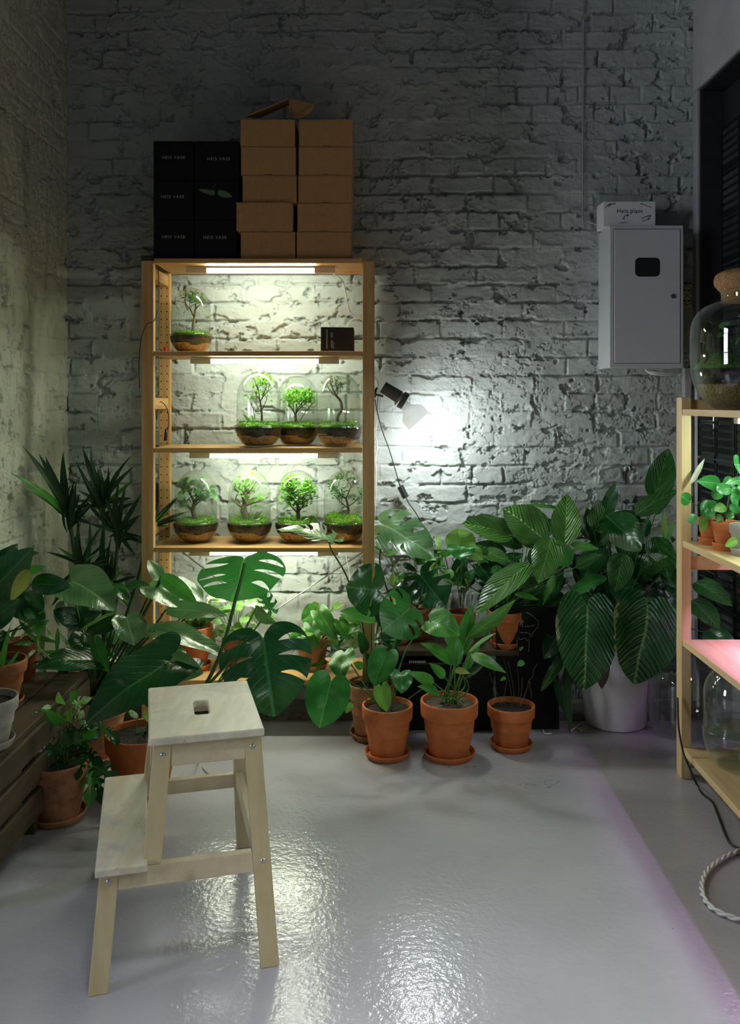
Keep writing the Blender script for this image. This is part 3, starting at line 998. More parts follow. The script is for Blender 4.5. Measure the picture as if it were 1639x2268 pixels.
def glass_blocks(name, x, z0, z1, d0, d1):
    """glass blocks facing -X, ribbed in relief, with mortar joints"""
    root = bpy.data.objects.new(name, None)
    COL.objects.link(root)
    structure(root)
    mb, mj = MB(), MB()
    s = 0.19
    mj.box((x + 0.008, d0, z0), (x + 0.06, d1, z1))
    z = z1
    while z - s > z0 - 0.02:
        y = d1
        while y - s > d0 - 0.02:
            a, b = y - s + 0.005, y - 0.005
            c, e = z - s + 0.005, z - 0.005
            mb.box((x, a, c), (x + 0.02, b, e))
            mb.box((x - 0.003, a, c), (x, a + 0.006, e))
            mb.box((x - 0.003, b - 0.006, c), (x, b, e))
            mb.box((x - 0.003, a, e - 0.006), (x, b, e))
            mb.box((x - 0.003, a, c), (x, b, c + 0.006))
            for r in range(5):
                for q in range(8):
                    yy = a + 0.022 + q * 0.0185
                    zz = c + 0.022 + r * 0.031
                    mb.hexa([(x, yy, zz), (x - 0.006, yy + 0.004, zz + 0.003), (x - 0.006, yy + 0.006, zz + 0.003), (x, yy + 0.010, zz), (x, yy, zz + 0.022), (x - 0.006, yy + 0.004, zz + 0.019), (x - 0.006, yy + 0.006, zz + 0.019), (x, yy + 0.010, zz + 0.022)])
            y -= s
        z -= s
    structure(mb.build('pane', M['block'], root, False))
    structure(mj.build('frame', M['blockjoint'], root, False))


glass_blocks('window_1', X_RIGHT + 0.10, 1.25, 2.40, 2.2, WD1 - 0.014)
glass_blocks('window_2', X_RIGHT + 0.006, WZ0, 1.225, 2.2, WD1 - 0.002)
# beyond the left wall stub the room widens to the left; one tall window in the far side wall
VY0, VY1, VZ0, VZ1 = -1.0, 0.2, 0.8, 3.0
m = MB()
m.box((-4.7, Y_REAR - 0.2, -0.01), (X_RIGHT + 0.3, Y_REAR, Z_CEIL))
structure(m.build('wall_front', M['ceiling'], None, False))
m = MB()
m.box((-4.7, 2.06, -0.01), (X_LEFT - 0.02, 2.18, Z_CEIL))
m.box((-4.8, Y_REAR, -0.01), (-4.6, VY0, Z_CEIL))
m.box((-4.8, VY1, -0.01), (-4.6, 2.18, Z_CEIL))
m.box((-4.8, VY0, -0.01), (-4.6, VY1, VZ0))
m.box((-4.8, VY0, VZ1), (-4.6, VY1, Z_CEIL))
structure(m.build('wall_side', M['ceiling'], None, False))
wr = bpy.data.objects.new('window_3', None)
COL.objects.link(wr)
structure(wr)
m = MB()
for q in (0, 0.5, 1):
    y = VY0 + (VY1 - VY0 - 0.05) * q
    m.box((-4.72, y, VZ0), (-4.66, y + 0.05, VZ1))
for z in (VZ0, 1.45, 2.45, VZ1 - 0.05):
    m.box((-4.72, VY0, z), (-4.66, VY1, z + 0.05))
structure(m.build('frame', M['blackplastic'], wr, False))
m = MB()
m.box((-4.79, VY0, VZ0), (-4.78, VY1, VZ1))
structure(m.build('pane', M['daylight'], wr, False))
cl = thing('added_ceiling_lamp', 'unseen round ceiling lamp added to light the floor and stool', 'lamp', (0.12, 1.05, 3.37))
m = MB()
m.lathe([(0.0, 0.08), (0.05, 0.08), (0.06, 0.05), (0.30, 0.0), (0.31, -0.015), (0.30, -0.015), (0.0, 0.03)], (0.12, 1.05, 3.37), 40)
m.build('housing', M['porcelain'], cl, True, auto=40)
m = MB()
m.lathe([(0.0, -0.012), (0.20, -0.012), (0.20, -0.008), (0.0, -0.008)], (0.12, 1.05, 3.37), 32)
m.build('diffuser', M['lampglow'], cl, False)


# ------------------------------------------------------------------ tall pine shelf against the back wall
DF, DB = 3.35, 3.65            # front face and back face
XL0, XL1 = (313 - CX) / F * DF, (340 - CX) / F * DF
XR0, XR1 = (803 - CX) / F * DF, (829.5 - CX) / F * DF
ZTOP = CAMH + (CY - 577) / F * DF
SHELF_Z = [CAMH + (CY - y) / F * DF for y in (572, 777.5, 992, 1213, 1507)]
ts = 0.0185
sh = thing('tall_shelf_unit', 'tall open pine shelving unit holding glass terrariums against the brick wall', 'shelf', ((XL0 + XR1) / 2, (DF + DB) / 2, 0))
for x0, x1 in ((XL0, XL1), (XR0, XR1)):
    for y0 in (DF, DB - 0.032):
        m = MB()
        m.box((x0, y0, 0), (x1, y0 + 0.032, ZTOP))
        m.build('post', M['pine_z'], sh, False, bevel=0.003)
    for zz in (ZTOP - 0.065, 1.235, 0.75, 0.09):
        m = MB()
        m.box((x0 + 0.006, DF + 0.032, zz), (x1 - 0.006, DB - 0.032, zz + 0.044))
        m.build('side_rail', M['pine_y'], sh, False, bevel=0.002)
for x0 in (XL0, XR0):
    m = MB()
    z = 0.1
    while z < ZTOP - 0.04:
        for xx in (x0 + 0.011, x0 + 0.035):
            m.disc((xx, DB - 0.0324, z), 0.0028)
        z += 0.032
    m.build('peg_holes', M['blackcard'], sh, False)
for z in SHELF_Z:
    m = MB()
    m.box((XL1 + 0.001, DF + 0.002, z - ts), (XR0 - 0.001, DB - 0.002, z))
    m.build('shelf_board', M['pine_x'], sh, False, bevel=0.002)
m = MB()
for (a, b) in ((P(375, 1200, 3.656), P(806, 1535, 3.656)), (P(820, 1212, 3.662), P(385, 1500, 3.662))):
    m.tube([a, b], 0.0028, n=8, sm=1)
m.build('cross_brace', M['steel'], sh, True)


def tube_lamp(name, cx, cy, z, length, axis, label, mat, group, lips=0.0, col='fixture', lit=0.72):
    """slim under-shelf tube lamp whose top touches z"""
    root = thing(name, label, 'lamp', (cx, cy, z), group)
    h, L2, L3 = 0.022, length / 2, length * lit / 2

    def bx(mb, u0, u1, w, z0, z1):
        if axis == 0:
            mb.box((cx + u0, cy - w, z0), (cx + u1, cy + w, z1))
        else:
            mb.box((cx - w, cy + u0, z0), (cx + w, cy + u1, z1))
    m = MB()
    bx(m, -L2, L2, 0.016, z - 0.008, z - 0.0005)
    m.build('housing', M[col], root, False, bevel=0.0015)
    for s in (-1, 1):
        m = MB()
        a, b = sorted((s * L2, s * (L3 + 0.001)))
        bx(m, a, b, 0.016, z - max(h + 0.004, lips + 0.008), z - 0.008)  # caps deepened with the lips to hold back light at the ends
        m.build('end_cap', M[col], root, False, bevel=0.002)
    if lips:  # black side lips added to narrow the spill of the tube
        m = MB()
        m2 = MB()
        for s in (-1, 1):
            if axis == 0:
                m2.box((cx - L2, cy + s * 0.0155 - 0.0015, z - 0.008 - lips), (cx + L2, cy + s * 0.0155 + 0.0015, z - 0.008))
            else:
                m2.box((cx + s * 0.0155 - 0.0015, cy - L2, z - 0.008 - lips), (cx + s * 0.0155 + 0.0015, cy + L2, z - 0.008))
        m2.build('spill_lip', M['blackplastic'], root, False)
        bx(m, -L3, L3, 0.0135, z - 0.0095, z - 0.0082)
        m.build('diffuser', M[mat], root, False)
        return root
    m = MB()
    n = 9
    prof = [(math.cos(math.pi * i / (n - 1)) * 0.0135, -math.sin(math.pi * i / (n - 1)) * 0.017) for i in range(n)]
    v = []
    for u in (-L3, L3):
        for a, b in prof:
            v.append((cx + u, cy + a, z - 0.008 + b) if axis == 0 else (cx + a, cy + u, z - 0.008 + b))
    f = [(i, i + 1, n + i + 1, n + i) for i in range(n - 1)] + [tuple(range(n)), tuple(reversed(range(n, 2 * n)))]
    m.add(v, f)
    m.build('diffuser', M[mat], root, True, auto=50)
    return root


G1 = 'white tube lamps under the boards of the tall shelf'
for z, c, lab in ((SHELF_Z[0], 578, 'white tube lamp glowing under the topmost board of the tall shelf'),
                  (SHELF_Z[1], 587, 'white tube lamp glowing above the three terrariums of the middle shelf'),
                  (SHELF_Z[2], 585, 'white tube lamp glowing above the row of four terrariums'),
                  (SHELF_Z[3], 585, 'white tube lamp under the board of the four terrariums, lighting the plants below')):
    tube_lamp('tube_lamp', (c - CX) / F * 3.44, 3.44, z - ts, 0.58, 0, lab, 'tube', G1)
# power cords of the tubes
m = MB()
m.tube([P(738, 606, 3.5), P(757, 620, 3.52), P(767, 655, 3.58), P(775, 690, 3.62), P(800, 708, 3.64), P(812, 715, 3.655)], 0.0022, sm=6)
tag(m.build('white_cable', M['whitecable'], None), 'white cord curling down from the top tube lamp to the right post', 'cord')
m = MB()
m.tube([P(343, 588, 3.38), P(350, 598, 3.40), P(352, 650, 3.42), P(350, 690, 3.40), P(340, 712, 3.335), P(326, 718, 3.325), P(314, 745, 3.33), P(308, 800, 3.345), P(309, 860, 3.36)], 0.0018, sm=6)
tag(m.build('hanging_cable', M['blackplastic'], None), 'thin black cord hanging over the top left post of the tall shelf', 'cord')
m = MB()
m.tube([P(344, 893, 3.50), P(347, 930, 3.49), P(349, 905, 3.485), P(356, 890, 3.47), P(370, 905, 3.47), P(374, 935, 3.48), P(368, 968, 3.49)], 0.0018, sm=6)
o = tag(m.build('plug_cable', M['blackplastic'], None), 'short black cord with a plug hanging over the left side rail of the tall shelf', 'cord')
m = MB()
m.cyl(P(369, 950, 3.488), P(366, 976, 3.488), 0.006)
m.build('plug', M['blackplastic'], o)
m = MB()
m.tube([P(831, 835, 3.66), P(838, 850, 3.655), P(838, 900, 3.655), P(832, 960, 3.66), P(836, 985, 3.655), P(832, 1015, 3.655), P(833, 1050, 3.655), P(831, 1150, 3.655)], 0.002, sm=6)
tag(m.build('wall_cable', M['whitecable'], None), 'white cord looping down the wall behind the right post of the tall shelf', 'cord')
m = MB()
m.tube([P(806, 1130, 3.655), P(772, 1180, 3.655), P(766, 1225, 3.65), P(775, 1275, 3.64), P(769, 1300, 3.64)], 0.002, sm=6)
tag(m.build('wall_cable', M['whitecable'], None), 'white cord hanging down the wall below the four terrariums', 'cord')
m = MB()
m.box((XL0 - 0.003, DF + 0.002, ZTOP), (XL1 - 0.002, DF + 0.05, ZTOP + 0.02))
o = tag(m.build('power_adapter', M['blackplastic'], None, False, bevel=0.003), 'small black adapter on the top left post of the tall shelf', 'adapter')
m = MB()
for q in range(4):
    m.box((XL0 + 0.004 + q * 0.009, DF + 0.0012, ZTOP + 0.005), (XL0 + 0.010 + q * 0.009, DF + 0.0022, ZTOP + 0.014))
m.build('markings', M['darkgreyplastic'], o, False)
m = MB()
m.box(P(361, 777, 3.40), P(371, 770, 3.42))
tag(m.build('red_peg', M['red'], None, False, bevel=0.002), 'small red clip lying beside the single terrarium on the upper shelf', 'clip')
for (px, py, lab) in ((775, 609, 'orange tape end under the top board of the tall shelf'), (783, 799, 'orange tape end beside the second tube lamp')):
    m = MB()
    a = P(px, py - 5, 3.52)
    m.hexa([a + Vector(q) for q in ((-0.02, 0, 0), (0.018, 0.0, 0.002), (0.018, 0.006, 0.002), (-0.02, 0.006, 0), (-0.018, 0, 0.006), (0.02, 0.0, 0.009), (0.02, 0.006, 0.009), (-0.018, 0.006, 0.006))])
    tag(m.build('tape_strip', M['orange'], None, False), lab, 'tape')


# ------------------------------------------------------------------ lettering
def text(body, size, loc, parent, mat, spacing=1.0, rot=(math.radians(90), 0, 0), name='lettering', bold=0.0):
    c = bpy.data.curves.new(name, 'FONT')
    c.body = body
    c.size = size
    c.space_character = spacing
    c.align_x = 'CENTER'
    c.align_y = 'CENTER'
    c.extrude = 0.0002
    c.offset = bold
    tmp = bpy.data.objects.new(name, c)
    COL.objects.link(tmp)
    dg = bpy.context.evaluated_depsgraph_get()
    me = bpy.data.meshes.new_from_object(tmp.evaluated_get(dg))
    bpy.data.objects.remove(tmp)
    o = bpy.data.objects.new(name, me)
    COL.objects.link(o)
    me.materials.clear()
    me.materials.append(M[mat])
    off = Vector(parent.location)
    o.parent = parent
    o.location = Vector(loc) - off
    o.rotation_euler = rot
    return o


# ------------------------------------------------------------------ cartons on top of the shelf
def carton(x0, x1, y0, depth, z0, z1, label, group, yaw=0.0, mat='kraft', closed=True):
    root = thing('cardboard_box', label, 'box', ((x0 + x1) / 2, y0 + depth / 2, z0), group)
    root.rotation_euler = (0, 0, 0)
    m = MB()
    m.box((x0, y0, z0), (x1, y0 + depth, z1 - (0.004 if closed else 0.0)))
    m.build('body', M[mat], root, False, bevel=0.002)
    if closed:
        m = MB()
        m.box((x0 - 0.001, y0 - 0.0015, z1 - 0.004), (x1 + 0.001, y0 + depth, z1 - 0.001))
        m.build('lid', M[mat], root, False, bevel=0.001)
        m = MB()
        m.box(((x0 + x1) / 2 - 0.014, y0 - 0.0008, z0 + 0.0005), ((x0 + x1) / 2 + 0.014, y0 + 0.002, z0 + 0.0035))
        m.build('lid_slot', M['kraft_in'], root, False)
    if yaw:
        root.rotation_euler = (0, 0, yaw)
    return root


DK = 3.375
ZS = SHELF_Z[0]
rows = [(511, 571), (447, 509.5), (386, 446), (322.5, 384.5), (262, 321)]
lefts = [(533, 654), (524.5, 645), (537, 657), (533.5, 655), (532.5, 653)]
rights = [(657, 777), (658.5, 778), (660.5, 780), (661.5, 781), (662, 781)]
nth = ['bottom', 'second', 'third', 'fourth', 'topmost']
GK = 'plain brown cartons stacked on the tall shelf'
for side, xs_, col in (('left', lefts, 'left brown stack beside the black boxes'), ('right', rights, 'right brown stack by the bare wall')):
    z = ZS
    for i in range(5):
        h = (rows[i][1] - rows[i][0] + 1.3) / F * DK
        xa, xb = (xs_[i][0] - CX) / F * DK, (xs_[i][1] - CX) / F * DK
        lab = '%s closed brown carton of the %s' % (nth[i], col)
        op = side == 'left' and i == 4
        if op:
            lab = 'brown carton with its lid flap standing open on the stack beside the black boxes'
        elif side == 'left' and i == 1:
            lab = 'brown carton pushed out to the left in the stack beside the black boxes'
        c = carton(xa, xb, DK + (0.0 if i != 1 or side == 'right' else -0.012), 0.255, z + 0.0005, z + h, lab, GK, closed=not op)
        if side == 'left' and i == 1:
            m = MB()
            m.box((xb - 0.0005, DK - 0.012, z + 0.004), (xb + 0.007, DK + 0.2, z + h - 0.006))
            m.build('side_flap', M['kraft'], c, False, bevel=0.001)
        if op:
            zt = z + h
            rear, fr = DK + 0.245, DK + 0.004
            m = MB()          # raised lid with its folded tuck flap
            T = [P(543, 259, fr), P(640, 219, fr + 0.05), P(655, 226, rear - 0.05), P(575, 262, rear)]
            T = [Vector(t) for t in T]
            n_ = Vector((0, 0, -0.003))
            m.hexa([T[0], T[1], T[2], T[3]] + [t - n_ for t in T])
            m.build('lid', M['kraft'], c, False)
            m = MB()
            pts = [P(640, 219, fr + 0.048), P(697, 231, fr + 0.03), P(694, 242, fr + 0.03), P(686, 252, fr + 0.03), P(668, 263, fr + 0.025), P(652, 262.5, fr + 0.02), P(641, 250, fr + 0.04)]
            nn = Vector((0, 0.003, 0))
            k = len(pts)
            m.add(pts + [p + nn for p in pts], [tuple(range(k)), tuple(reversed(range(k, 2 * k)))] + [(i_, (i_ + 1) % k, (i_ + 1) % k + k, i_ + k) for i_ in range(k)])
            m.build('lid_flap', M['kraft'], c, False)
        z += h

GB = 'black printed cartons stacked on the tall shelf'
bw0 = [(340, 429), (431, 529)]
for ci, (xa, xb) in enumerate(bw0):
    z = ZS
    for i in range(3):
        h = 0.1525
        x0, x1 = (xa - CX) / F * 3.38, (xb - CX) / F * 3.38
        if ci == 1 and i == 0:
            x1 = (523 - CX) / F * 3.38
        place = ['bottom', 'middle', 'topmost'][i]
        lab = '%s black carton with white lettering, %s' % (place, 'in the stack over the left shelf post' if ci == 0 else 'in the stack next to the brown cartons')
        if ci == 1 and i == 1:
            lab = 'black carton printed with a small plant, between two lettered black cartons'
        root = thing('black_box', lab, 'box', ((x0 + x1) / 2, 3.38 + 0.12, z), GB)
        m = MB()
        m.box((x0, 3.38, z + 0.0005), (x1, 3.62, z + h - 0.001))
        m.build('body', M['blackcard'], root, False, bevel=0.002)
        tx, ty = [(384, 525), (382, 436), (384, 349)][i] if ci == 0 else [(476, 526), (0, 0), (484, 352)][i]
        if not (ci == 1 and i == 1):
            text('HEIS VASE', 0.0165, P(tx, ty, 3.3788), root, 'silverink', 1.25)
        else:
            y = 3.3785
            m = MB()
            for (bx_, by_, tx_, ty_, w) in ((470, 427, 440, 420, 9), (482, 425, 515, 436, 15), (476, 424, 461, 430, 12), (488, 432, 494, 437, 3)):
                v, f, uv = blade(P(bx_, by_, y), P(tx_, ty_, y), w / F * y, 'ovate', 0, 0.01, 0, 0, n0=(0, -1, 0))
                m.add(v, f, uv)
            m.tube([P(471, 415, y), P(477, 407, y)], 0.0012, n=5, sm=1)
            m.tube([P(482, 428, y), P(496, 440, y)], 0.0008, n=5, sm=1)
            m.build('plant_picture', M['greenink'], root, False)
        z += h

# small black box on the upper shelf
z = SHELF_Z[1]
x0, x1 = (710 - CX) / F * 3.42, (752 - CX) / F * 3.42
root = thing('black_box', 'small black box with fine white print on the upper terrarium shelf', 'box', ((x0 + x1) / 2, 3.5, z))
m = MB()
hh = 0.099
xr = (783 - CX) / F * 3.42
m.hexa([(x0, 3.43, z), (xr, 3.45, z), (xr + 0.0, 3.60, z), (x0, 3.58, z), (x0, 3.43, z + hh), (xr, 3.45, z + hh), (xr, 3.60, z + hh), (x0, 3.58, z + hh)])
m.build('body', M['blackplastic'], root, False, bevel=0.002)
m = MB()
for q in range(11):
    m.box((x0 + 0.022, 3.4302, z + 0.014 + q * 0.0068), (x0 + 0.026, 3.4325, z + 0.019 + q * 0.0068))
for (u, a, b) in ((0.040, 0.020, 0.044), (0.044, 0.016, 0.044), (0.049, 0.014, 0.040), (0.040, 0.056, 0.078), (0.044, 0.060, 0.074)):
    q = a
    while q < b:
        m.box((x0 + u, 3.4303 + (u - 0.02) * 0.1, z + q), (x0 + u + 0.0022, 3.436, z + q + 0.0032))
        q += 0.0046
m.build('lettering', M['silverink'], root, False)

# ------------------------------------------------------------------ wall cabinet
yf, yb = 3.53, Y_BACK + 0.01
cx0, cx1 = (1350 - CX) / F * yf, (1514 - CX) / F * yf
cz0, cz1 = CAMH + (CY - 815) / F * yf, CAMH + (CY - 499) / F * yf
cb = thing('electrical_cabinet', 'grey metal wall cabinet with a small dark window in its door', 'cabinet', ((cx0 + cx1) / 2, 3.6, cz0))
m = MB()
m.box((cx0, yf, cz0), (cx1, yb, cz1))
m.build('body', M['cabinet'], cb, False, bevel=0.003)
dx0, dx1 = (1360 - CX) / F * yf, (1506 - CX) / F * yf
dz0, dz1 = CAMH + (CY - 804) / F * yf, CAMH + (CY - 508) / F * yf
m = MB()
m.box((dx0 - 0.002, yf - 0.0006, dz0 - 0.002), (dx1 + 0.002, yf + 0.004, dz1 + 0.002))
m.build('door_seam', M['ink'], cb, False)
m = MB()
m.box((dx0, yf - 0.0035, dz0), (dx1, yf + 0.002, dz1))
door = m.build('door', M['cabinet'], cb, False, bevel=0.002)
wa, wb = P(1406, 613, yf), P(1461, 571, yf)
m = MB()
rr, n = 0.018, 6
pts = []
for cxx, czz, a0 in ((wb.x - rr, wb.z - rr, 0), (wa.x + rr, wb.z - rr, 90), (wa.x + rr, wa.z + rr, 180), (wb.x - rr, wa.z + rr, 270)):
    for i in range(n + 1):
        a = math.radians(a0 + 90 * i / n)
        pts.append((cxx + rr * math.cos(a), czz + rr * math.sin(a)))
k = len(pts)
m.add([(x, yf - 0.0042, z) for x, z in pts] + [(x, yf, z) for x, z in pts], [tuple(reversed(range(k))), tuple(range(k, 2 * k))] + [(i, (i + 1) % k, (i + 1) % k + k, i + k) for i in range(k)])
m.build('window', M['blackplastic'], door, False)
kc = P(1489, 656.5, yf)
m = MB()
m.cyl(kc + Vector((0, 0.002, 0)), kc + Vector((0, -0.010, 0)), 0.0095, 0.0085)
m.cyl(kc + Vector((-0.003, -0.010, 0)), kc + Vector((-0.003, -0.013, 0)), 0.004)
m.build('lock', M['steel'], door, True, auto=40)

wbx = thing('white_box', 'white card box printed with small tools, on top of the grey wall cabinet', 'box', (*P(1394, 499, 3.56).xy, cz1))
a, b = P(1336, 498, 3.555), P(1452, 446, 3.555)
m = MB()
m.box((a.x, 3.555, cz1), (b.x, 3.66, b.z))
m.build('body', M['whitecard'], wbx, False, bevel=0.002)
text('Heis.plant', 0.0245, P(1395, 467.5, 3.5542), wbx, 'ink', 1.08)
m = MB()
y = 3.5542
for seg in (((1341, 461), (1347, 455), (1363, 450)), ((1345, 456), (1350, 452), (1362, 452)), ((1348, 459), (1352, 454)), ((1419, 451), (1430, 455), (1443, 460)), ((1418, 453), (1423, 450)),
            ((1381, 485), (1384, 478), (1391, 475)), ((1372, 493), (1389, 493)), ((1378, 483), (1383, 486)), ((1388, 480), (1392, 474)), ((1421, 484), (1432, 479), (1443, 477)), ((1422, 491), (1432, 486), (1440, 483)), ((1434, 481), (1441, 480)), ((1435, 487), (1439, 484))):
    m.tube([P(px, py, y) for px, py in seg], 0.0011, n=5, sm=3)
for (px, py) in ((1439, 478), (1438, 484), (1390, 477)):
    m.lathe([(0, -0.002), (0.005, 0), (0, 0.002)], P(px, py, y), 8, 1, 0.12)
m.build('tool_drawings', M['ink'], wbx, False)

m = MB()
m.tube([P(1293, -60, 3.688), P(1292, 200, 3.688), P(1291, 478, 3.688), P(1297, 487, 3.69), P(1333, 503, 3.66)], 0.0038, sm=3)
tag(m.build('wall_cable', M['greycable'], None), 'painted cable running down the brick wall to the grey cabinet', 'cable')
cbl = thing('cable_loops', 'pale cable loops hanging under the grey wall cabinet', 'cable', P(1468, 815, 3.62))
for r_ in (0, 1):
    m = MB()
    m.tube([P(1430 + r_ * 5, 812, 3.63), P(1432 + r_ * 5, 822, 3.62), P(1450, 829 - r_ * 4, 3.60), P(1480, 831 - r_ * 4, 3.60), P(1503 - r_ * 3, 826 - r_ * 3, 3.61), P(1509 - r_ * 4, 812, 3.63)], 0.003, sm=5)
    m.build('cable', M['whitecable'], cbl)
sk = thing('double_socket', 'cream double wall socket between the grey cabinet and the dark opening', 'socket', P(1523, 682, 3.69))
m = MB()
a, b = P(1509, 682, 3.672), P(1533, 630, 3.672)
m.box((a.x, 3.672, a.z), (b.x, 3.705, b.z))
m.build('cover', M['cream'], sk, False, bevel=0.004)
for py in (643, 666):
    m = MB()
    c = P(1521, py, 3.671)
    m.tube([c + Vector((math.cos(q) * 0.019, 0, math.sin(q) * 0.019)) for q in [i * math.pi / 10 for i in range(21)]], 0.0012, n=6, sm=1, caps=False)
    m.build('socket_ring', M['blockjoint'], sk, True)
    m = MB()
    for s in (-0.0095, 0.0095):
        m.cyl(c + Vector((s, 0.0005, 0)), c + Vector((s, 0.003, 0)), 0.004)
    m.build('contact_hole', M['ink'], sk, True)
m = MB()
a, b = P(1516, 1150, 3.67), P(1532, 814, 3.67)
m.box((a.x, 3.67, a.z), (b.x, 3.705, b.z))
tag(m.build('cable_duct', M['greycable'], None, False, bevel=0.003), 'grey vertical cable duct in the wall corner below the cabinet', 'duct')

# ------------------------------------------------------------------ clip lamp on the right post
cl = thing('clip_lamp', 'black and white clip lamp with a glowing bulb on the right shelf post', 'lamp', P(838, 872, 3.45))
dl = 3.47
m = MB()
m.tube([P(835, 858, dl), P(832, 866, dl), P(830, 880, dl)], 0.005, sm=3)
m.box(P(826, 882, dl - 0.012), P(831, 862, dl + 0.02))
m.tube([P(830, 873, dl), P(849, 878, dl)], 0.0045, sm=1)
m.build('clip', M['blackplastic'], cl)
ax0, ax1 = P(848, 857, dl), P(893, 886, dl)
m = MB()
m.cyl(ax0, P(885, 880, dl), 0.0235, 0.026, 28)
m.cyl(P(884, 880, dl), P(888, 884, dl), 0.026, 0.035, 28)
m.cyl(P(888, 884, dl), P(898, 890, dl), 0.035, 0.034, 28)
m.build('socket', M['darkgreyplastic'], cl, True, auto=40)
# white reflector cup
s0, s1 = P(893, 893, dl), P(931, 936, dl)
ax = (s1 - s0).normalized()


def lathe_axis(prof, o, ax, n=40):
    u = ax.orthogonal().normalized()
    w = ax.cross(u)
    v, f = [], []
    for r, t in prof:
        for j in range(n):
            a = 2 * math.pi * j / n
            v.append(o + ax * t + u * (math.cos(a) * r) + w * (math.sin(a) * r))
    for i in range(len(prof) - 1):
        for j in range(n):
            f.append((i * n + j, i * n + (j + 1) % n, (i + 1) * n + (j + 1) % n, (i + 1) * n + j))
    return v, f


m = MB()
m.add(*lathe_axis([(0.001, 0.0), (0.018, 0.002), (0.020, 0.020), (0.030, 0.032), (0.046, 0.044), (0.052, 0.056), (0.053, 0.092), (0.051, 0.092), (0.050, 0.058), (0.043, 0.047), (0.022, 0.036), (0.001, 0.034)], s0 + ax * 0.002, ax))
m.build('lamp_shade', M['shadewhite'], cl, True, auto=40)
m = MB()
prof = [(0.001, 0.037), (0.012, 0.038), (0.014, 0.055)]
cc, R = 0.101, 0.045
for i in range(13):
    a = math.radians(155 - i * 155 / 12)
    prof.append((max(0.0005, R * math.sin(a)), cc - R * math.cos(math.pi - a)))
prof = prof[:3] + sorted(prof[3:], key=lambda q: q[1])
m.add(*lathe_axis(prof, s0, ax, 32))
m.build('bulb', M['bulb'], cl, True)
m = MB()
m.tube([P(831, 885, dl), P(836, 915, 3.50), P(848, 958, 3.56), P(860, 990, 3.60), P(874, 1035, 3.63), P(885, 1074, 3.655), P(893, 1090, 3.66), P(901, 1105, 3.66), P(905, 1114, 3.66), P(922, 1138, 3.66), P(943, 1174, 3.655), P(965, 1205, 3.65), P(986, 1235, 3.64), P(1000, 1300, 3.64)], 0.0022, sm=5)
cord = m.build('cord', M['blackplastic'], cl)
m = MB()
m.cyl(P(886, 1077, 3.655), P(899, 1102, 3.655), 0.0135, 0.0135, 8)
m.build('cord_switch', M['blackplastic'], cord, False)

# ------------------------------------------------------------------ side shelf along the right wall
SX0, SX1 = 1.028, 1.328
SD1, SD0 = 2.99, 0.30
zs_ = {'top': CAMH + (CY - 906) / F * 2.94, 'mid': CAMH + (CY - 1197) / F * 2.94, 'pink': CAMH + (CY - 1416) / F * 2.94, 'low': CAMH + (CY - 1655) / F * 2.94}
ZP = CAMH + (CY - 880) / F * 2.94
rs = thing('side_shelf_unit', 'low pine shelf unit with pots and jars along the right wall', 'shelf', ((SX0 + SX1) / 2, (SD0 + SD1) / 2, 0))
for yc in (SD1, 2.10, 1.21, SD0 + 0.05):
    for x0 in (SX0, SX1 - 0.033):
        m = MB()
        m.box((x0, yc - 0.05, 0), (x0 + 0.033, yc, ZP))
        m.build('post', M['palepine_z'], rs, False, bevel=0.002)
    for (za, zb) in ((ZP - 0.04, ZP - 0.008), (CAMH + (CY - 1262) / F * 2.96, CAMH + (CY - 1232) / F * 2.96), (0.03, 0.075)):
        m = MB()
        m.box((SX0 + 0.033, yc - 0.034, za), (SX1 - 0.033, yc - 0.016, zb))
        m.build('side_rail', M['palepine_x'], rs, False, bevel=0.0015)
for nm in ('top', 'mid', 'pink', 'low'):
    for (ya, yb_) in ((2.105, SD1 - 0.051), (1.215, 2.045), (SD0 + 0.055, 1.155)):
        m = MB()
        m.box((SX0 + 0.003, ya, zs_[nm] - 0.0215), (SX1 - 0.002, yb_, zs_[nm]))
        m.build('shelf_board', M['palepine_y'], rs, False, bevel=0.002)
G2 = 'tube lamps of the side shelf'
for yc in (2.52, 1.63, 0.75):  # nearest pair lies out of view, added to light the foreground
    tube_lamp('tube_lamp', 1.19, yc, zs_['top'] - 0.0215, 0.70, 1, 'white tube lamp under the top board of the side shelf, over the small pots' if yc > 2 else ('white tube lamp under the top board in the middle of the side shelf' if yc > 1 else 'white tube lamp added out of view at the near end to light the foreground'), 'tube_side', G2, lit=0.9)
    tube_lamp('tube_lamp', 1.19, yc, zs_['mid'] - 0.0215, 0.70, 1, 'pink grow tube shining on the pink lit board of the side shelf' if yc > 2 else ('pink grow tube in the middle of the side shelf' if yc > 1 else 'pink grow tube added out of view at the near end of the side shelf'), 'tube_pink', G2, lit=0.9, lips=0.034)


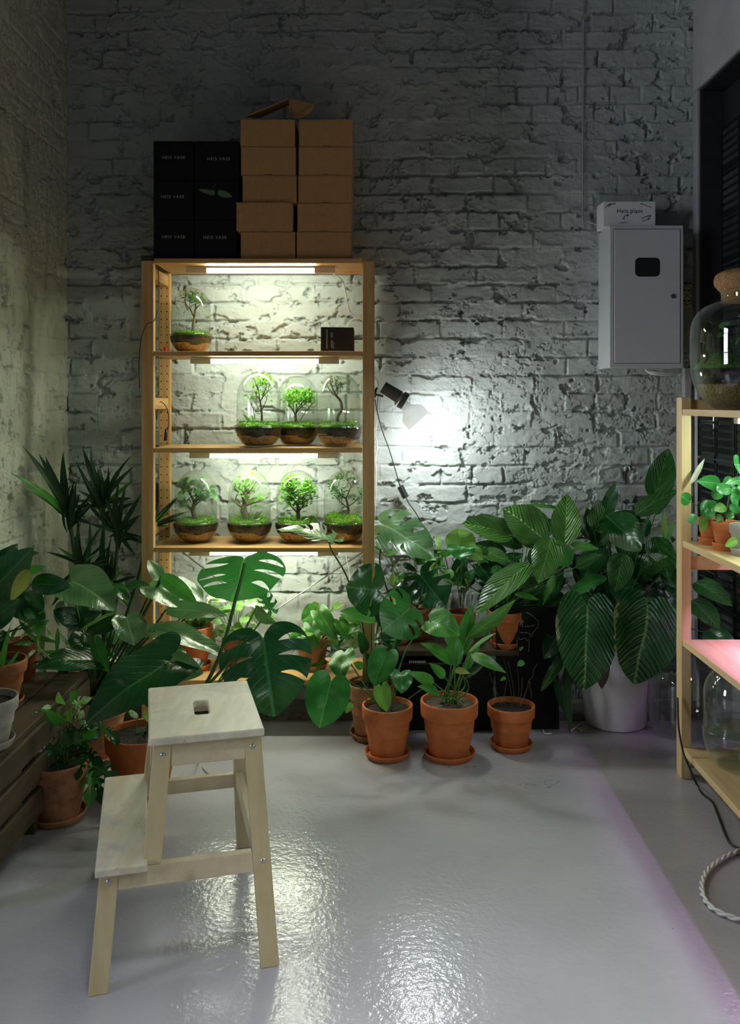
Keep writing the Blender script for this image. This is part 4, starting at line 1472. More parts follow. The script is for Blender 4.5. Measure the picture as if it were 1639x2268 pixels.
# ------------------------------------------------------------------ egg terrariums
def blob_moss(c, r, hgt, seed, mound=None):
    """mossy cushion: bumpy dome with thousands of short tips"""
    rnd = random.Random(seed)
    m = MB()
    n, rings = 36, 9
    v, f = [], []

    def zz(x, y):
        z = hgt * (0.55 + 0.45 * mnoise.noise(Vector((x * 38 + seed, y * 38, seed * 1.3))))
        for (mx, my, mr, mh) in (mound or []):
            q = math.hypot(x - mx, y - my) / mr
            if q < 1:
                z += mh * math.sqrt(1 - q * q)
        return z
    v.append((c[0], c[1], c[2] + zz(0, 0)))
    for i in range(1, rings + 1):
        for j in range(n):
            a = 2 * math.pi * j / n
            q = r * i / rings
            x, y = q * math.cos(a), q * math.sin(a)
            v.append((c[0] + x, c[1] + y, c[2] + zz(x, y) * (1.0 if i < rings else 0.35)))
    for j in range(n):
        v.append((c[0] + r * math.cos(2 * math.pi * j / n), c[1] + r * math.sin(2 * math.pi * j / n), c[2] - 0.012))
    for j in range(n):
        f.append((0, 1 + j, 1 + (j + 1) % n))
    for i in range(rings):
        for j in range(n):
            a, b = 1 + i * n + j, 1 + i * n + (j + 1) % n
            f.append((a, a + n, b + n, b))
    m.add(v, f)
    for k in range(1500):
        q, a = r * 0.98 * math.sqrt(rnd.random()), rnd.random() * 6.283
        x, y = q * math.cos(a), q * math.sin(a)
        z = c[2] + zz(x, y) - 0.001
        dx, dy = rnd.uniform(-1, 1) * 0.003, rnd.uniform(-1, 1) * 0.003
        h = rnd.uniform(0.004, 0.010)
        w = 0.0008
        b = rnd.random() * 6.28
        p = Vector((c[0] + x, c[1] + y, z))
        m.add([p + Vector((math.cos(b) * w, math.sin(b) * w, 0)), p - Vector((math.cos(b) * w, math.sin(b) * w, 0)), p + Vector((dx, dy, h))], [(0, 1, 2)])
    return m


def branch_tree(rnd, base, segs, r0, lean=(0, 0), spread=0.8, levels=3, twist=0.25, kids=(2, 3)):
    """returns (MB with the wood, list of (point, direction) twig ends)"""
    m = MB()
    ends = []

    def grow(p, d, L, r, lv):
        pts = [p]
        q, dd = p.copy(), d.copy()
        for i in range(3):
            dd = (dd + Vector((rnd.uniform(-1, 1), rnd.uniform(-1, 1), rnd.uniform(-0.3, 0.6))) * twist).normalized()
            q = q + dd * (L / 3)
            pts.append(q.copy())
            if lv <= 1:
                ends.append((q.copy(), dd.copy()))
        m.tube(pts, r, r * 0.55, 5, 2, caps=False)
        if lv <= 0:
            return
        for i in range(rnd.randint(*kids)):
            a = rnd.random() * 6.283
            nd = (dd + Vector((math.cos(a), math.sin(a), rnd.uniform(0.0, 0.5))) * spread).normalized()
            st = pts[-1] if i == 0 else pts[-1].lerp(pts[-2], rnd.random() * 0.8)
            grow(st, nd, L * rnd.uniform(0.55, 0.85), r * 0.55, lv - 1)
    p = Vector(base)
    m.tube([p] + [Vector(base) + Vector(s) for s in segs], r0, r0 * 0.6, 8, 4, caps=False)
    top = Vector(base) + Vector(segs[-1])
    d = (Vector(segs[-1]) - Vector(segs[-2] if len(segs) > 1 else (0, 0, 0))).normalized()
    return m, ends, grow, top, d


def small_leaves(rnd, ends, count, size, spread=0.012, kind='ovate', clip=None):
    m = MB()
    for k in range(count):
        p, d = rnd.choice(ends)
        q = p + Vector((rnd.gauss(0, spread), rnd.gauss(0, spread), rnd.gauss(0, spread)))
        if clip is not None and not clip(q):
            continue
        dr = Vector((rnd.uniform(-1, 1), rnd.uniform(-1, 1), rnd.uniform(-0.5, 0.8))).normalized()
        s = size * rnd.uniform(0.6, 1.25)
        if size > 0.024:
            if k % 2:
                v, f, uv = blade(q, q + dr * s, s * 0.55, 'ovate', rnd.uniform(-40, 40), rnd.uniform(0.3, 1.0), 0.15, 0.03, n0=(rnd.uniform(-0.5, 0.5), -0.8, 0.8))
                m.add(v, f, uv)
            continue
        n0 = Vector((rnd.uniform(-0.6, 0.6), rnd.uniform(-1, 0.4), 1.0))
        ax = dr
        n = (n0 - ax * n0.dot(ax)).normalized()
        sd = ax.cross(n)
        w = s * 0.30
        m.add([q, q + ax * s * 0.4 + sd * w, q + ax * s, q + ax * s * 0.4 - sd * w, q + ax * s * 0.45 - n * w * 0.3],
              [(0, 1, 4), (1, 2, 4), (2, 3, 4), (3, 0, 4)], [(0.5, 0), (0.9, 0.4), (0.5, 1), (0.1, 0.4), (0.5, 0.45)])
    return m


DOME_ME, BOWL_ME = {}, {}
GT = 'egg shaped glass terrariums on the tall shelf'


def terrarium(px, depth, z, s, label, seed, glass, trunk, levels, leafn, leafsize, leafmat, bark='bark', r0=0.006, spread=0.8, twist=0.25, kids=(2, 3), lspread=0.010, mound=None, twigs=None, fern=0, H=0.285, dark=1.0):
    """glass egg in two halves: bowl with gravel, soil and moss; dome over a small tree. s scales the whole"""
    rnd = random.Random(seed)
    x = (px - CX) / F * depth
    root = thing('terrarium', label, 'terrarium', (x, depth, z), GT)
    R = 0.0905 * s
    hb = 0.078 * s
    gp = [(0.0, 0.002), (0.040 * s, 0.001), (0.052 * s, 0.003), (0.068 * s, 0.016 * s), (0.082 * s, 0.038 * s), (R, 0.062 * s), (R * 1.01, hb), (R * 0.985, hb + 0.004)]
    key = (round(s, 3), glass)
    m = MB()
    m.lathe(sprof(gp[1:]), (x, depth, z), 48)
    bowl = m.build('glass_bowl', M['glass'], root, True)
    rim = MB()
    rim.tube([Vector((x + math.cos(a) * R * 0.99, depth + math.sin(a) * R * 0.99, z + hb + 0.003)) for a in [2 * math.pi * i / 48 for i in range(49)]], 0.0016, n=6, sm=1, caps=False)
    rim.build('rim', M['glass_dark'], bowl, True)
    Rd = 0.0835 * s
    zc = H * s - Rd * 1.15
    dp = [(Rd * 0.99, hb + 0.002), (Rd, hb + 0.02 * s), (Rd * 0.995, zc)]
    for i in range(1, 13):
        a = math.pi / 2 * i / 12
        dp.append((max(0.0, Rd * 0.995 * math.cos(a)), zc + Rd * 1.15 * math.sin(a)))
    m = MB()
    m.lathe(dp, (x, depth, z), 56)
    dome = m.build('glass_dome', M[glass], root, True)
    # the bowl's own upright collar inside the dome
    m = MB()
    m.lathe([(Rd * 0.965, hb - 0.004), (Rd * 0.965, hb + 0.028 * s), (Rd * 0.955, hb + 0.0295 * s)], (x, depth, z), 48)
    m.f = [q for q in m.f if len(q) == 4]
    m.build('collar', M['glass'], bowl, True)
    q = 0.965
    m = MB()
    m.lathe([(0.0, 0.004), (0.050 * s * q, 0.005), (0.067 * s * q, 0.018 * s), (0.0835 * s * q, 0.044 * s), (0.0, 0.045 * s)], (x, depth, z), 40)
    m.build('gravel', M['gravel'], root, True, auto=60)
    m = MB()
    n = 40
    tilt = rnd.uniform(-0.012, 0.012)
    prof = [(0.0838 * s * q, 0.043 * s), (0.086 * s * q, 0.050 * s), (R * q, 0.062 * s), (R * q, hb - 0.004), (0.0, hb - 0.002)]
    m.lathe(prof, (x, depth, z), n)
    v2 = []
    for (vx, vy, vz) in m.v[:n]:
        v2.append((vx, vy, vz + tilt * math.sin((vx - x) * 30) + 0.006 * math.sin((vx - x) * 70 + seed)))
    m.v[:n] = v2
    m.build('soil', M['terrasoil'], root, True, auto=60)
    blob_moss((x, depth, z + hb + 0.001), Rd * 0.94, 0.020 * s, seed, mound).build('moss', M['moss'], root, True)['kind'] = 'stuff'
    base = (x + trunk[0][0], depth + trunk[0][1], z + hb + 0.012)
    mm, ends, grow, top, d = branch_tree(rnd, base, trunk[1:], r0, spread=spread, twist=twist)
    Lb = 0.052 * s
    for i in range(rnd.randint(3, 4) if levels > 1 else 3):
        a = i * 2.1 + rnd.random()
        nd = (d + Vector((math.cos(a), math.sin(a), rnd.uniform(0, 0.5))) * spread).normalized()
        grow(top, nd, Lb * rnd.uniform(0.8, 1.15), r0 * 0.5, levels)
    for (tb, td, tl) in (twigs or []):
        grow(Vector(base) + Vector(tb), Vector(td).normalized(), tl, r0 * 0.4, 2)

    def inside(p):
        rr = math.hypot(p.x - x, p.y - depth)
        zz = p.z - z
        if rr > Rd * 0.93:
            return False
        if zz > zc:
            return rr ** 2 + ((zz - zc) / 1.15) ** 2 < (Rd * 0.92) ** 2
        return True
    vv = []
    for p in mm.v:       # keep the wood inside the glass
        p = Vector(p)
        rr = math.hypot(p.x - x, p.y - depth)
        k = 1.0
        lim = Rd * 0.9 if p.z - z <= zc else Rd * 0.9 * math.sqrt(max(0.02, 1 - ((p.z - z - zc) / (Rd * 1.12)) ** 2)) if p.z - z - zc < Rd * 1.1 else Rd * 0.1
        if rr > lim:
            k = lim / rr
        vv.append((x + (p.x - x) * k, depth + (p.y - depth) * k, min(p.z, z + H * s * 0.95)))
    mm.v = vv
    mm.build('tree_trunk', M[bark], root, True)
    lf = small_leaves(rnd, ends, leafn, leafsize, lspread, clip=inside)
    lf.build('foliage', M[leafmat], root, True)
    if fern:
        fm = MB()
        for k in range(fern):
            a = rnd.random() * 6.28
            q0 = Vector((x + math.cos(a) * 0.03, depth - 0.02 + math.sin(a) * 0.02, z + hb + 0.015))
            q1 = q0 + Vector((math.cos(a) * 0.03, math.sin(a) * 0.02 - 0.005, rnd.uniform(0.012, 0.035)))
            v, f, uv = blade(q0, q1, 0.010, 'ovate', 0, 0.9, 0.1, 0.03)
            fm.add(v, f, uv)
        fm.build('fern', M['L_light'], root, True)
    return root


terrarium(423, 3.52, SHELF_Z[1], 0.93, 'single terrarium with a bare branched little tree on the upper shelf', 3, 'glass', [(0.008, 0), (0.002, 0, 0.03), (0.006, 0, 0.062)], 3, 260, 0.014, 'L_bond', 'bark_pale', 0.0075, 1.0, 0.4, (2, 3), 0.006, twigs=[((-0.02, 0, 0.09), (-0.4, 0, 1), 0.07)])
terrarium(573, 3.45, SHELF_Z[2], 1.03, 'left terrarium of the middle shelf, thin twin stemmed tree over bright moss', 11, 'glass', [(0.012, 0), (0.000, 0, 0.04), (-0.006, 0, 0.085)], 3, 420, 0.018, 'L_bon', 'bark', 0.005, 0.7, 0.3, (2, 2), 0.011, twigs=[((0, 0, 0.04), (-0.6, 0, 0.8), 0.05), ((0, 0, 0.05), (0.6, 0, 0.8), 0.05), ((-0.028, 0, 0.0), (-0.15, 0, 1), 0.09)], fern=2)
terrarium(659, 3.545, SHELF_Z[2], 0.99, 'middle terrarium of the middle shelf, dense bushy green tree set behind its neighbours', 21, 'glass', [(-0.004, 0), (-0.004, 0, 0.02), (-0.006, 0, 0.035)], 3, 800, 0.016, 'L_bon', 'bark', 0.006, 0.9, 0.3, (2, 3), 0.012, twigs=[((0.01, 0, 0.0), (0.5, 0, 1), 0.06), ((0.0, 0.01, 0.01), (-0.4, 0.2, 1), 0.06)])
terrarium(750, 3.455, SHELF_Z[2], 1.03, 'right terrarium of the middle shelf, misted, with an S-curved bare trunk', 31, 'glass_mist', [(-0.004, 0), (0.000, 0, 0.025), (0.016, 0, 0.055), (0.012, 0, 0.085), (-0.004, 0, 0.105)], 2, 150, 0.015, 'L_bond', 'bark', 0.0075, 0.8, 0.3, (2, 3), 0.010)
terrarium(434, 3.50, SHELF_Z[3], 1.0, 'leftmost terrarium of the row of four, fogged, with a broad leaved small tree', 41, 'glass_mist', [(-0.004, 0), (-0.008, 0, 0.03), (-0.004, 0, 0.06)], 2, 170, 0.036, 'L_bond', 'bark', 0.010, 1.0, 0.3, (2, 3), 0.012, twigs=[((-0.006, 0, 0.035), (-0.8, 0, 0.5), 0.045), ((-0.006, 0, 0.045), (0.8, -0.2, 0.5), 0.05)])
terrarium(553, 3.50, SHELF_Z[3], 1.0, 'most heavily fogged terrarium, thick stump under pale leaves, second of the row of four', 51, 'glass_fog', [(-0.012, 0), (-0.012, 0, 0.03), (-0.010, 0, 0.058)], 3, 260, 0.028, 'L_bon', 'bark', 0.016, 1.0, 0.3, (2, 3), 0.012, fern=16, twigs=[((-0.012, 0, 0.05), (0.9, -0.2, 0.3), 0.05), ((-0.012, 0, 0.045), (-0.9, 0, 0.4), 0.045)])
terrarium(659, 3.50, SHELF_Z[3], 1.0, 'terrarium with a leafy bright green ficus, behind the cut monstera leaf', 61, 'glass', [(0.002, 0), (0.0, 0, 0.03), (-0.002, 0, 0.05)], 3, 900, 0.019, 'L_bon', 'bark', 0.009, 0.9, 0.3, (2, 3), 0.012, twigs=[((0, 0, 0.02), (-0.7, 0, 0.7), 0.05), ((0, 0, 0.025), (0.7, -0.3, 0.7), 0.05), ((0, 0, 0.01), (0.3, -0.6, 0.8), 0.04)])
terrarium(763, 3.50, SHELF_Z[3], 1.0, 'terrarium with two moss mounds and an airy tree, against the right shelf post', 71, 'glass', [(0.012, 0), (0.004, 0, 0.04), (-0.006, 0, 0.08)], 3, 560, 0.016, 'L_bond', 'bark', 0.006, 1.0, 0.35, (2, 3), 0.012, twigs=[((0.004, 0, 0.04), (-0.8, 0, 0.6), 0.05), ((0.004, 0, 0.05), (0.8, -0.2, 0.5), 0.05)], mound=[(-0.045, -0.02, 0.034, 0.028), (0.022, -0.03, 0.04, 0.022)])


# ------------------------------------------------------------------ empty cloches, demijohn, planted jar
def cloche(x, y, z, r, h, label):
    root = thing('glass_cloche', label, 'cloche', (x, y, z), 'empty glass cloches on the lowest board of the side shelf')
    m = MB()
    m.lathe(sprof([(r * 0.5, 0.002), (r * 0.62, 0.004), (r * 0.82, 0.025), (r * 0.97, 0.07), (r, 0.105), (r * 0.99, 0.112)]), (x, y, z), 56)
    b = m.build('glass_bowl', M['glass_dark'], root, True)
    for zz, rr, q in ((0.112, r * 0.99, 0.0022), (0.085, r * 0.985, 0.0012), (0.135, r * 0.955, 0.0014)):
        m = MB()
        m.tube([Vector((x + math.cos(a) * rr, y + math.sin(a) * rr, z + zz)) for a in [2 * math.pi * i / 48 for i in range(49)]], q, n=6, sm=1, caps=False)
        m.build('rim', M['glass_dark'], b, True)
    zc = h - r * 1.05
    prof = [(r * 0.975, 0.112), (r * 0.975, zc)] + [(max(0.0, r * 0.975 * math.cos(math.pi / 2 * i / 12)), zc + r * 1.05 * math.sin(math.pi / 2 * i / 12)) for i in range(1, 13)]
    m = MB()
    m.lathe(prof, (x, y, z), 56)
    m.build('glass_dome', M['glass_dark'], root, True)
    return root


cloche(1.152, 2.80, zs_['low'], 0.100, 0.325, 'empty glass cloche on the lowest board beside the far side shelf post')
cloche(1.178, 2.565, zs_['low'], 0.104, 0.325, 'empty glass cloche cut by the photo edge, in front of the other cloche')

dj = thing('demijohn', 'large empty clear glass jar on the floor beside the white bucket', 'jar', (1.19, 3.36, 0))
m = MB()
prof = [(0.07, 0.002), (0.10, 0.006), (0.127, 0.03), (0.137, 0.075), (0.137, 0.19), (0.128, 0.235), (0.10, 0.268), (0.06, 0.283), (0.042, 0.288), (0.038, 0.305), (0.042, 0.318), (0.037, 0.320), (0.034, 0.305)]
m.lathe(sprof(prof), (1.19, 3.36, 0), 64)
m.f = [q for q in m.f if len(q) == 4] + [tuple(reversed(range(64)))]
m.build('glass_body', M['glass_dark'], dj, True)
m = MB()
m.tube([Vector((1.19 + math.cos(a) * 0.040, 3.36 + math.sin(a) * 0.040, 0.318)) for a in [2 * math.pi * i / 40 for i in range(41)]], 0.004, n=8, sm=1, caps=False)
m.build('neck_rim', M['glass_dark'], dj, True)

jx, jy, jz = 1.186, 2.81, zs_['top']
pj = thing('planted_jar', 'big corked glass jar with moss and gravel on top of the side shelf', 'jar', (jx, jy, jz))
R = 0.166
m = MB()
m.lathe(sprof([(0.075, 0.002), (0.10, 0.006), (0.135, 0.040), (0.158, 0.09), (R, 0.15), (R, 0.25), (0.155, 0.295), (0.13, 0.325), (0.095, 0.343), (0.075, 0.350), (0.072, 0.362), (0.074, 0.378), (0.078, 0.384)]), (jx, jy, jz), 64)
m.f = [q for q in m.f if len(q) == 4] + [tuple(reversed(range(64)))]
m.build('glass_body', M['glass_dark'], pj, True)
m = MB()
m.tube([Vector((jx + math.cos(a) * 0.077, jy + math.sin(a) * 0.077, jz + 0.384)) for a in [2 * math.pi * i / 40 for i in range(41)]], 0.003, n=8, sm=1, caps=False)
m.build('neck_rim', M['glass_dark'], pj, True)
m = MB()
m.lathe(sprof([(0.0, 0.345), (0.060, 0.345), (0.070, 0.372), (0.082, 0.386), (0.092, 0.400), (0.094, 0.415), (0.088, 0.432), (0.068, 0.444), (0.035, 0.450), (0.0, 0.451)]), (jx, jy, jz), 48)
m.build('cork_stopper', M['cork'], pj, True)
m = MB()
m.lathe([(0.0, 0.005), (0.096, 0.008), (0.131, 0.041), (0.150, 0.080), (0.0, 0.078)], (jx, jy, jz), 48)
m.build('gravel', M['finegravel'], pj, True, auto=60)
m = MB()
m.lathe([(0.150, 0.080), (0.157, 0.10), (0.161, 0.128), (0.08, 0.140), (0.0, 0.136)], (jx, jy, jz), 48)
m.build('soil', M['soil'], pj, True)
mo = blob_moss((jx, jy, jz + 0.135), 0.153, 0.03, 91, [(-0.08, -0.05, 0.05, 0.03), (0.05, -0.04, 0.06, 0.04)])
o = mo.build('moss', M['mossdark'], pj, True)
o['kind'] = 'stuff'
rnd = random.Random(5)
ends = [(Vector((jx + rnd.uniform(-0.09, 0.09), jy + rnd.uniform(-0.09, 0.09), jz + rnd.uniform(0.16, 0.27))), Vector((0, 0, 1))) for _ in range(26)]
small_leaves(rnd, ends, 110, 0.03, 0.018).build('foliage', M['L_bond'], pj, True)


# ------------------------------------------------------------------ step stool
A0 = Vector((-0.512, 1.985, 0))
th = math.radians(14.6)
EU, EV = Vector((math.cos(th), math.sin(th), 0)), Vector((-math.sin(th), math.cos(th), 0))


def SP(u, v, z):
    return A0 + EU * u + EV * v + Vector((0, 0, z))


st = thing('step_stool', 'pale wooden step stool standing on the grey floor', 'stool', SP(0.1, 0.18, 0))


def slab(u0, u1, v0, v1, z0, z1, hole=None):
    m = MB()
    if hole is None:
        m.hexa([SP(u0, v0, z0), SP(u1, v0, z0), SP(u1, v1, z0), SP(u0, v1, z0), SP(u0, v0, z1), SP(u1, v0, z1), SP(u1, v1, z1), SP(u0, v1, z1)])
        return m
    hu0, hu1, hv0, hv1 = hole
    n, r = 5, 0.012
    inner = []
    for cu, cv, a0 in ((hu1 - r, hv1 - r, 0), (hu0 + r, hv1 - r, 90), (hu0 + r, hv0 + r, 180), (hu1 - r, hv0 + r, 270)):
        for i in range(n + 1):
            a = math.radians(a0 + 90 * i / n)
            inner.append((cu + r * math.cos(a), cv + r * math.sin(a)))
    outer = [(u1, v1), (u0, v1), (u0, v0), (u1, v0)]
    vs = [Vector(p) for p in outer] + [Vector(p) for p in inner]
    k = len(inner)
    ed = [(0, 1), (1, 2), (2, 3), (3, 0)] + [(4 + i, 4 + (i + 1) % k) for i in range(k)]
    ov, oe, of, *_ = delaunay_2d_cdt(vs, ed, [], 0, 1e-6)
    ip = [(p.x, p.y) for p in vs[4:]]
    tri = []
    for f in of:
        cx = np.array([sum(ov[i].x for i in f) / len(f)])
        cy = np.array([sum(ov[i].y for i in f) / len(f)])
        if not in_poly(cx, cy, ip)[0]:
            tri.append(tuple(f))
    nv = len(ov)
    v = [SP(p.x, p.y, z1) for p in ov] + [SP(p.x, p.y, z0) for p in ov]
    f = tri + [tuple(reversed([i + nv for i in t])) for t in tri]
    f += [(i, i + nv, (i + 1) % 4 + nv, (i + 1) % 4) for i in range(4)]
    f += [(4 + (i + 1) % k, 4 + (i + 1) % k + nv, 4 + i + nv, 4 + i) for i in range(k)]
    m.add(v, f)
    return m


ZS_, ZT = 0.482, 0.500
slab(0, 0.263, 0, 0.372, ZS_, ZT, (0.110, 0.146, 0.135, 0.235)).build('seat', M['seatwood'], st, False, bevel=0.004)
slab(-0.113, -0.002, -0.060, 0.430, 0.230, 0.2495).build('step', M['seatwood'], st, False, bevel=0.004)


def vf(z, back):
    """v of the outer face of the splayed front or back frame at height z"""
    return (-0.095 + 0.110 * z / ZS_) if not back else (0.372 + 0.095 - 0.110 * z / ZS_)


def frame_bar(u0a, u1a, za, u0b, u1b, zb, back, t=0.021, inset=0.0, nm='leg', mat='beech_z'):
    """bar in a splayed frame plane: from (u0a..u1a) at za up to (u0b..u1b) at zb"""
    s = 1 if not back else -1
    def q(u, z, k):
        return SP(u, vf(z, back) + s * (inset + k), z)
    m = MB()
    c = [q(u0a, za, 0), q(u1a, za, 0), q(u1a, za, t), q(u0a, za, t), q(u0b, zb, 0), q(u1b, zb, 0), q(u1b, zb, t), q(u0b, zb, t)]
    if back:
        c = [c[1], c[0], c[3], c[2], c[5], c[4], c[7], c[6]]
    m.hexa(c)
    return m.build(nm, M[mat], st, False, bevel=0.002)


for bk in (False, True):
    frame_bar(0.243, 0.284, 0.0, 0.2165, 0.2565, ZS_, bk)                    # tall leg
    frame_bar(-0.125, -0.084, 0.0, -0.104, -0.063, 0.230, bk)               # short leg under the step
    frame_bar(-0.0125, 0.0275, 0.236, 0.0115, 0.0525, ZS_, bk)               # upper leg standing on the long rail
    m = frame_bar(-0.0665, 0.2325, 0.194, -0.063, 0.2300, 0.236, bk, t=0.019, inset=0.0012, nm='long_rail', mat='beech')
    frame_bar(0.050, 0.219, 0.432, 0.051, 0.218, ZS_, bk, t=0.019, inset=0.001, nm='top_rail', mat='beech')
# side rails joining the two frames
for (u, z0, z1) in ((0.236, 0.196, 0.240), (-0.098, 0.186, 0.228), (0.004, 0.425, 0.48), (0.222, 0.425, 0.48)):
    m = MB()
    u1 = u + 0.018
    a, b = vf((z0 + z1) / 2, False) + 0.02, vf((z0 + z1) / 2, True) - 0.02
    m.hexa([SP(u, a, z0), SP(u1, a, z0), SP(u1, b, z0), SP(u, b, z0), SP(u, a, z1), SP(u1, a, z1), SP(u1, b, z1), SP(u, b, z1)])
    m.build('side_rail', M['beech'], st, False, bevel=0.002)
nrm = (SP(0, -0.095, 0) - SP(0, 0.015, ZS_)).cross(EU)
for (u, z) in ((0.032, 0.458), (0.236, 0.458), (0.254, 0.216), (-0.084, 0.214)):
    c = SP(u, vf(z, False), z)
    n_ = Vector((-EV.x, -EV.y, 0.22)).normalized()
    m = MB()
    v, f = lathe_axis([(0.0001, 0.0022), (0.003, 0.002), (0.0055, 0.001), (0.006, -0.001)], c, n_, 16)
    m.add(v, f)
    m.build('screw', M['steel'], st, True)

# ------------------------------------------------------------------ cords on the floor at the right
def twisted(path, r, pitch, nm, mat, parent):
    pts = smooth_path([Vector(p) for p in path], 14)
    for k in (0, 1):
        m = MB()
        L = 0.0
        out = []
        for i, p in enumerate(pts):
            if i:
                L += (p - pts[i - 1]).length
            t = (pts[min(i + 1, len(pts) - 1)] - pts[max(i - 1, 0)]).normalized()
            a = t.cross(Vector((0, 0, 1))).normalized()
            ph = 2 * math.pi * L / pitch + k * math.pi
            out.append(p + a * (math.cos(ph) * r) + Vector((0, 0, math.sin(ph) * r)))
        m.tube(out, r * 1.05, n=8, sm=1)
        m.build(nm, M[mat], parent, True)


tc_ = thing('twisted_cord', 'white twisted cloth cord looping on the floor by the side shelf', 'cord', on_floor(1600, 1950))
ring = [on_floor(px, py, 0.0078) for px, py in ((1730, 1905), (1690, 1876), (1640, 1884), (1600, 1902), (1568, 1928), (1555, 1958), (1560, 1990), (1582, 2014), (1612, 2028), (1640, 2036), (1700, 2045), (1780, 2035))]
twisted(ring, 0.0036, 0.060, 'strand', 'whitecable', tc_)
m = MB()
m.tube([P(1501, 1545, 2.925), P(1503, 1610, 2.90), P(1513, 1665, 2.86), P(1523, 1690, 2.84)] + [on_floor(px, py, 0.004) for px, py in ((1542, 1735), (1556, 1758), (1577, 1775), (1588, 1800), (1598, 1826), (1607, 1850), (1618, 1868), (1640, 1880), (1700, 1900))], 0.0035, n=8, sm=5)
tag(m.build('power_cable', M['blackplastic'], None), 'black power cord running from the side shelf post across the floor', 'cord')

# ------------------------------------------------------------------ benches the plants stand on
# old crate bench along the left wall
BZ = 0.335
bn = thing('crate_bench', 'low bench of old wooden planks along the left wall under the clay pots', 'bench', (-1.14, 2.6, 0))
for i in range(3):
    m = MB()
    m.box((-1.275 + i * 0.098, 2.12, BZ - 0.018), (-1.183 + i * 0.098, 3.02, BZ))
    m.build('top_plank', M['oldwood'], bn, False, bevel=0.003)
for z0, z1 in ((0.245, 0.315), (0.155, 0.225), (0.06, 0.135)):
    m = MB()
    m.box((-0.992, 2.13, z0), (-0.976, 3.01, z1))
    m.build('side_plank', M['oldwood'], bn, False, bevel=0.003)
for x in (-1.26, -1.03):
    for y in (2.15, 2.56, 2.95):
        m = MB()
        m.box((x, y, 0), (x + 0.036, y + 0.036, BZ - 0.018))
        m.build('leg', M['oldwood'], bn, False, bevel=0.002)
# low bench at the back right
BB = 0.300
b2 = thing('low_plant_bench', 'low dark wooden bench behind the front clay pots', 'bench', (0.25, 3.52, 0))
m = MB()
m.box((0.04, 3.40, BB - 0.022), (0.56, 3.64, BB))
m.build('top_plank', M['oldwood'], b2, False, bevel=0.003)
for x in (0.05, 0.51):
    for y in (3.41, 3.60):
        m = MB()
        m.box((x, y, 0.012), (x + 0.04, y + 0.03, BB - 0.022))
        m.build('leg', M['oldwood'], b2, False, bevel=0.002)
# black printed crate under it, black panel in place of foliage shadow, with a white line drawing
bx = thing('black_crate', 'black carton with tiny white print standing on the floor behind the front clay pots', 'box', (0.20, 3.42, 0))
m = MB()
m.box((0.075, 3.375, 0.0), (0.455, 3.398, 0.255))
m.box((0.095, 3.398, 0.013), (0.435, 3.60, 0.25))
m.build('body', M['blackcard'], bx, False, bevel=0.002)
m = MB()
for i in range(9):
    a = P(906 + i * 4.2, 1466, 3.3745)
    m.box((a.x, 3.3742, a.z - 0.004), (a.x + 0.005, 3.3748, a.z + 0.004))
m.build('lettering', M['silverink'], bx, False)
bd = thing('shade_panel', 'black panel standing in for foliage shadow behind the right clay pot, with a thin white line drawing', 'board', P(1165, 1600, 3.40))
m = MB()
a, b = P(1100, 1575, 3.40), P(1235, 1345, 3.42)
m.hexa([(a.x, 3.385, 0.0), (b.x, 3.385, 0.0), (b.x, 3.40, 0.0), (a.x, 3.40, 0.0), (a.x, 3.425, b.z), (b.x, 3.425, b.z), (b.x, 3.44, b.z), (a.x, 3.44, b.z)])
m.build('panel', M['blackcard'], bd, False, bevel=0.002)
m = MB()
zb = b.z


def BP(px, py):
    d = 3.40
    for _ in range(3):
        z = CAMH + (CY - py) / F * d
        d = 3.3838 + 0.040 * z / zb
    return P(px, py, d)


for seg in (((1166, 1357), (1176, 1361), (1188, 1372), (1193, 1379), (1190, 1390), (1180, 1402), (1178, 1411)), ((1144, 1392), (1147, 1380), (1154, 1373), (1152, 1386), (1158, 1372), (1157, 1388)), ((1162, 1388), (1175, 1387), (1184, 1385)),
            ((1152, 1401), (1163, 1401), (1174, 1404), (1173, 1412)), ((1147, 1412), (1151, 1416), (1157, 1415), (1163, 1413), (1167, 1419), (1171, 1414)), ((1145, 1416), (1145, 1440)), ((1172, 1418), (1171, 1444)),
            ((1190, 1470), (1182, 1484), (1180, 1498), (1172, 1508), (1176, 1530), (1177, 1545))):
    m.tube([BP(*q) for q in seg], 0.0009, n=5, sm=3)
m.build('line_drawing', M['chalk'], bd, True)


def C(px, d, z=0.0):
    return Vector(((px - CX) / F * d, d, z))


def plant(name, label, px, d, z, cat='plant', group=None):
    return thing(name, label, cat, C(px, d, z), group)


R_ = random.Random(77)


# ------------------------------------------------------------------ terracotta pots in the front row
# young monstera in the left front pot
A = plant('potted_monstera', 'young monstera in the left of the three front clay pots', 858, 3.13, 0)
pot(A, C(858, 3.13), 0.090, 0.178)
S = [(852, 1575, 3.12), (858, 1578, 3.14), (864, 1576, 3.10), (868, 1577, 3.13), (872, 1574, 3.15)]
leaf(A, (908, 1347), (846, 1398), (3.06, 3.00), 118, 'monstera_young', 'L_mon', -8, 0.35, 0.05, [(884, 1400, 3.10), (858, 1478, 3.12), (853, 1540, 3.12), S[0]], 0.003, n0=(0.1, -1, 0.25))
leaf(A, (856, 1447), (828, 1520), (3.04, 2.98), 66, 'heart', 'L_mon', 6, 0.5, 0.16, [(858, 1475, 3.10), (858, 1530, 3.12), S[1]], 0.0024)
leaf(A, (888, 1490), (889, 1537), (3.05, 2.98), 52, 'heart', 'L_mon', -14, 0.6, 0.15, [(880, 1520, 3.08), S[2]], 0.002)
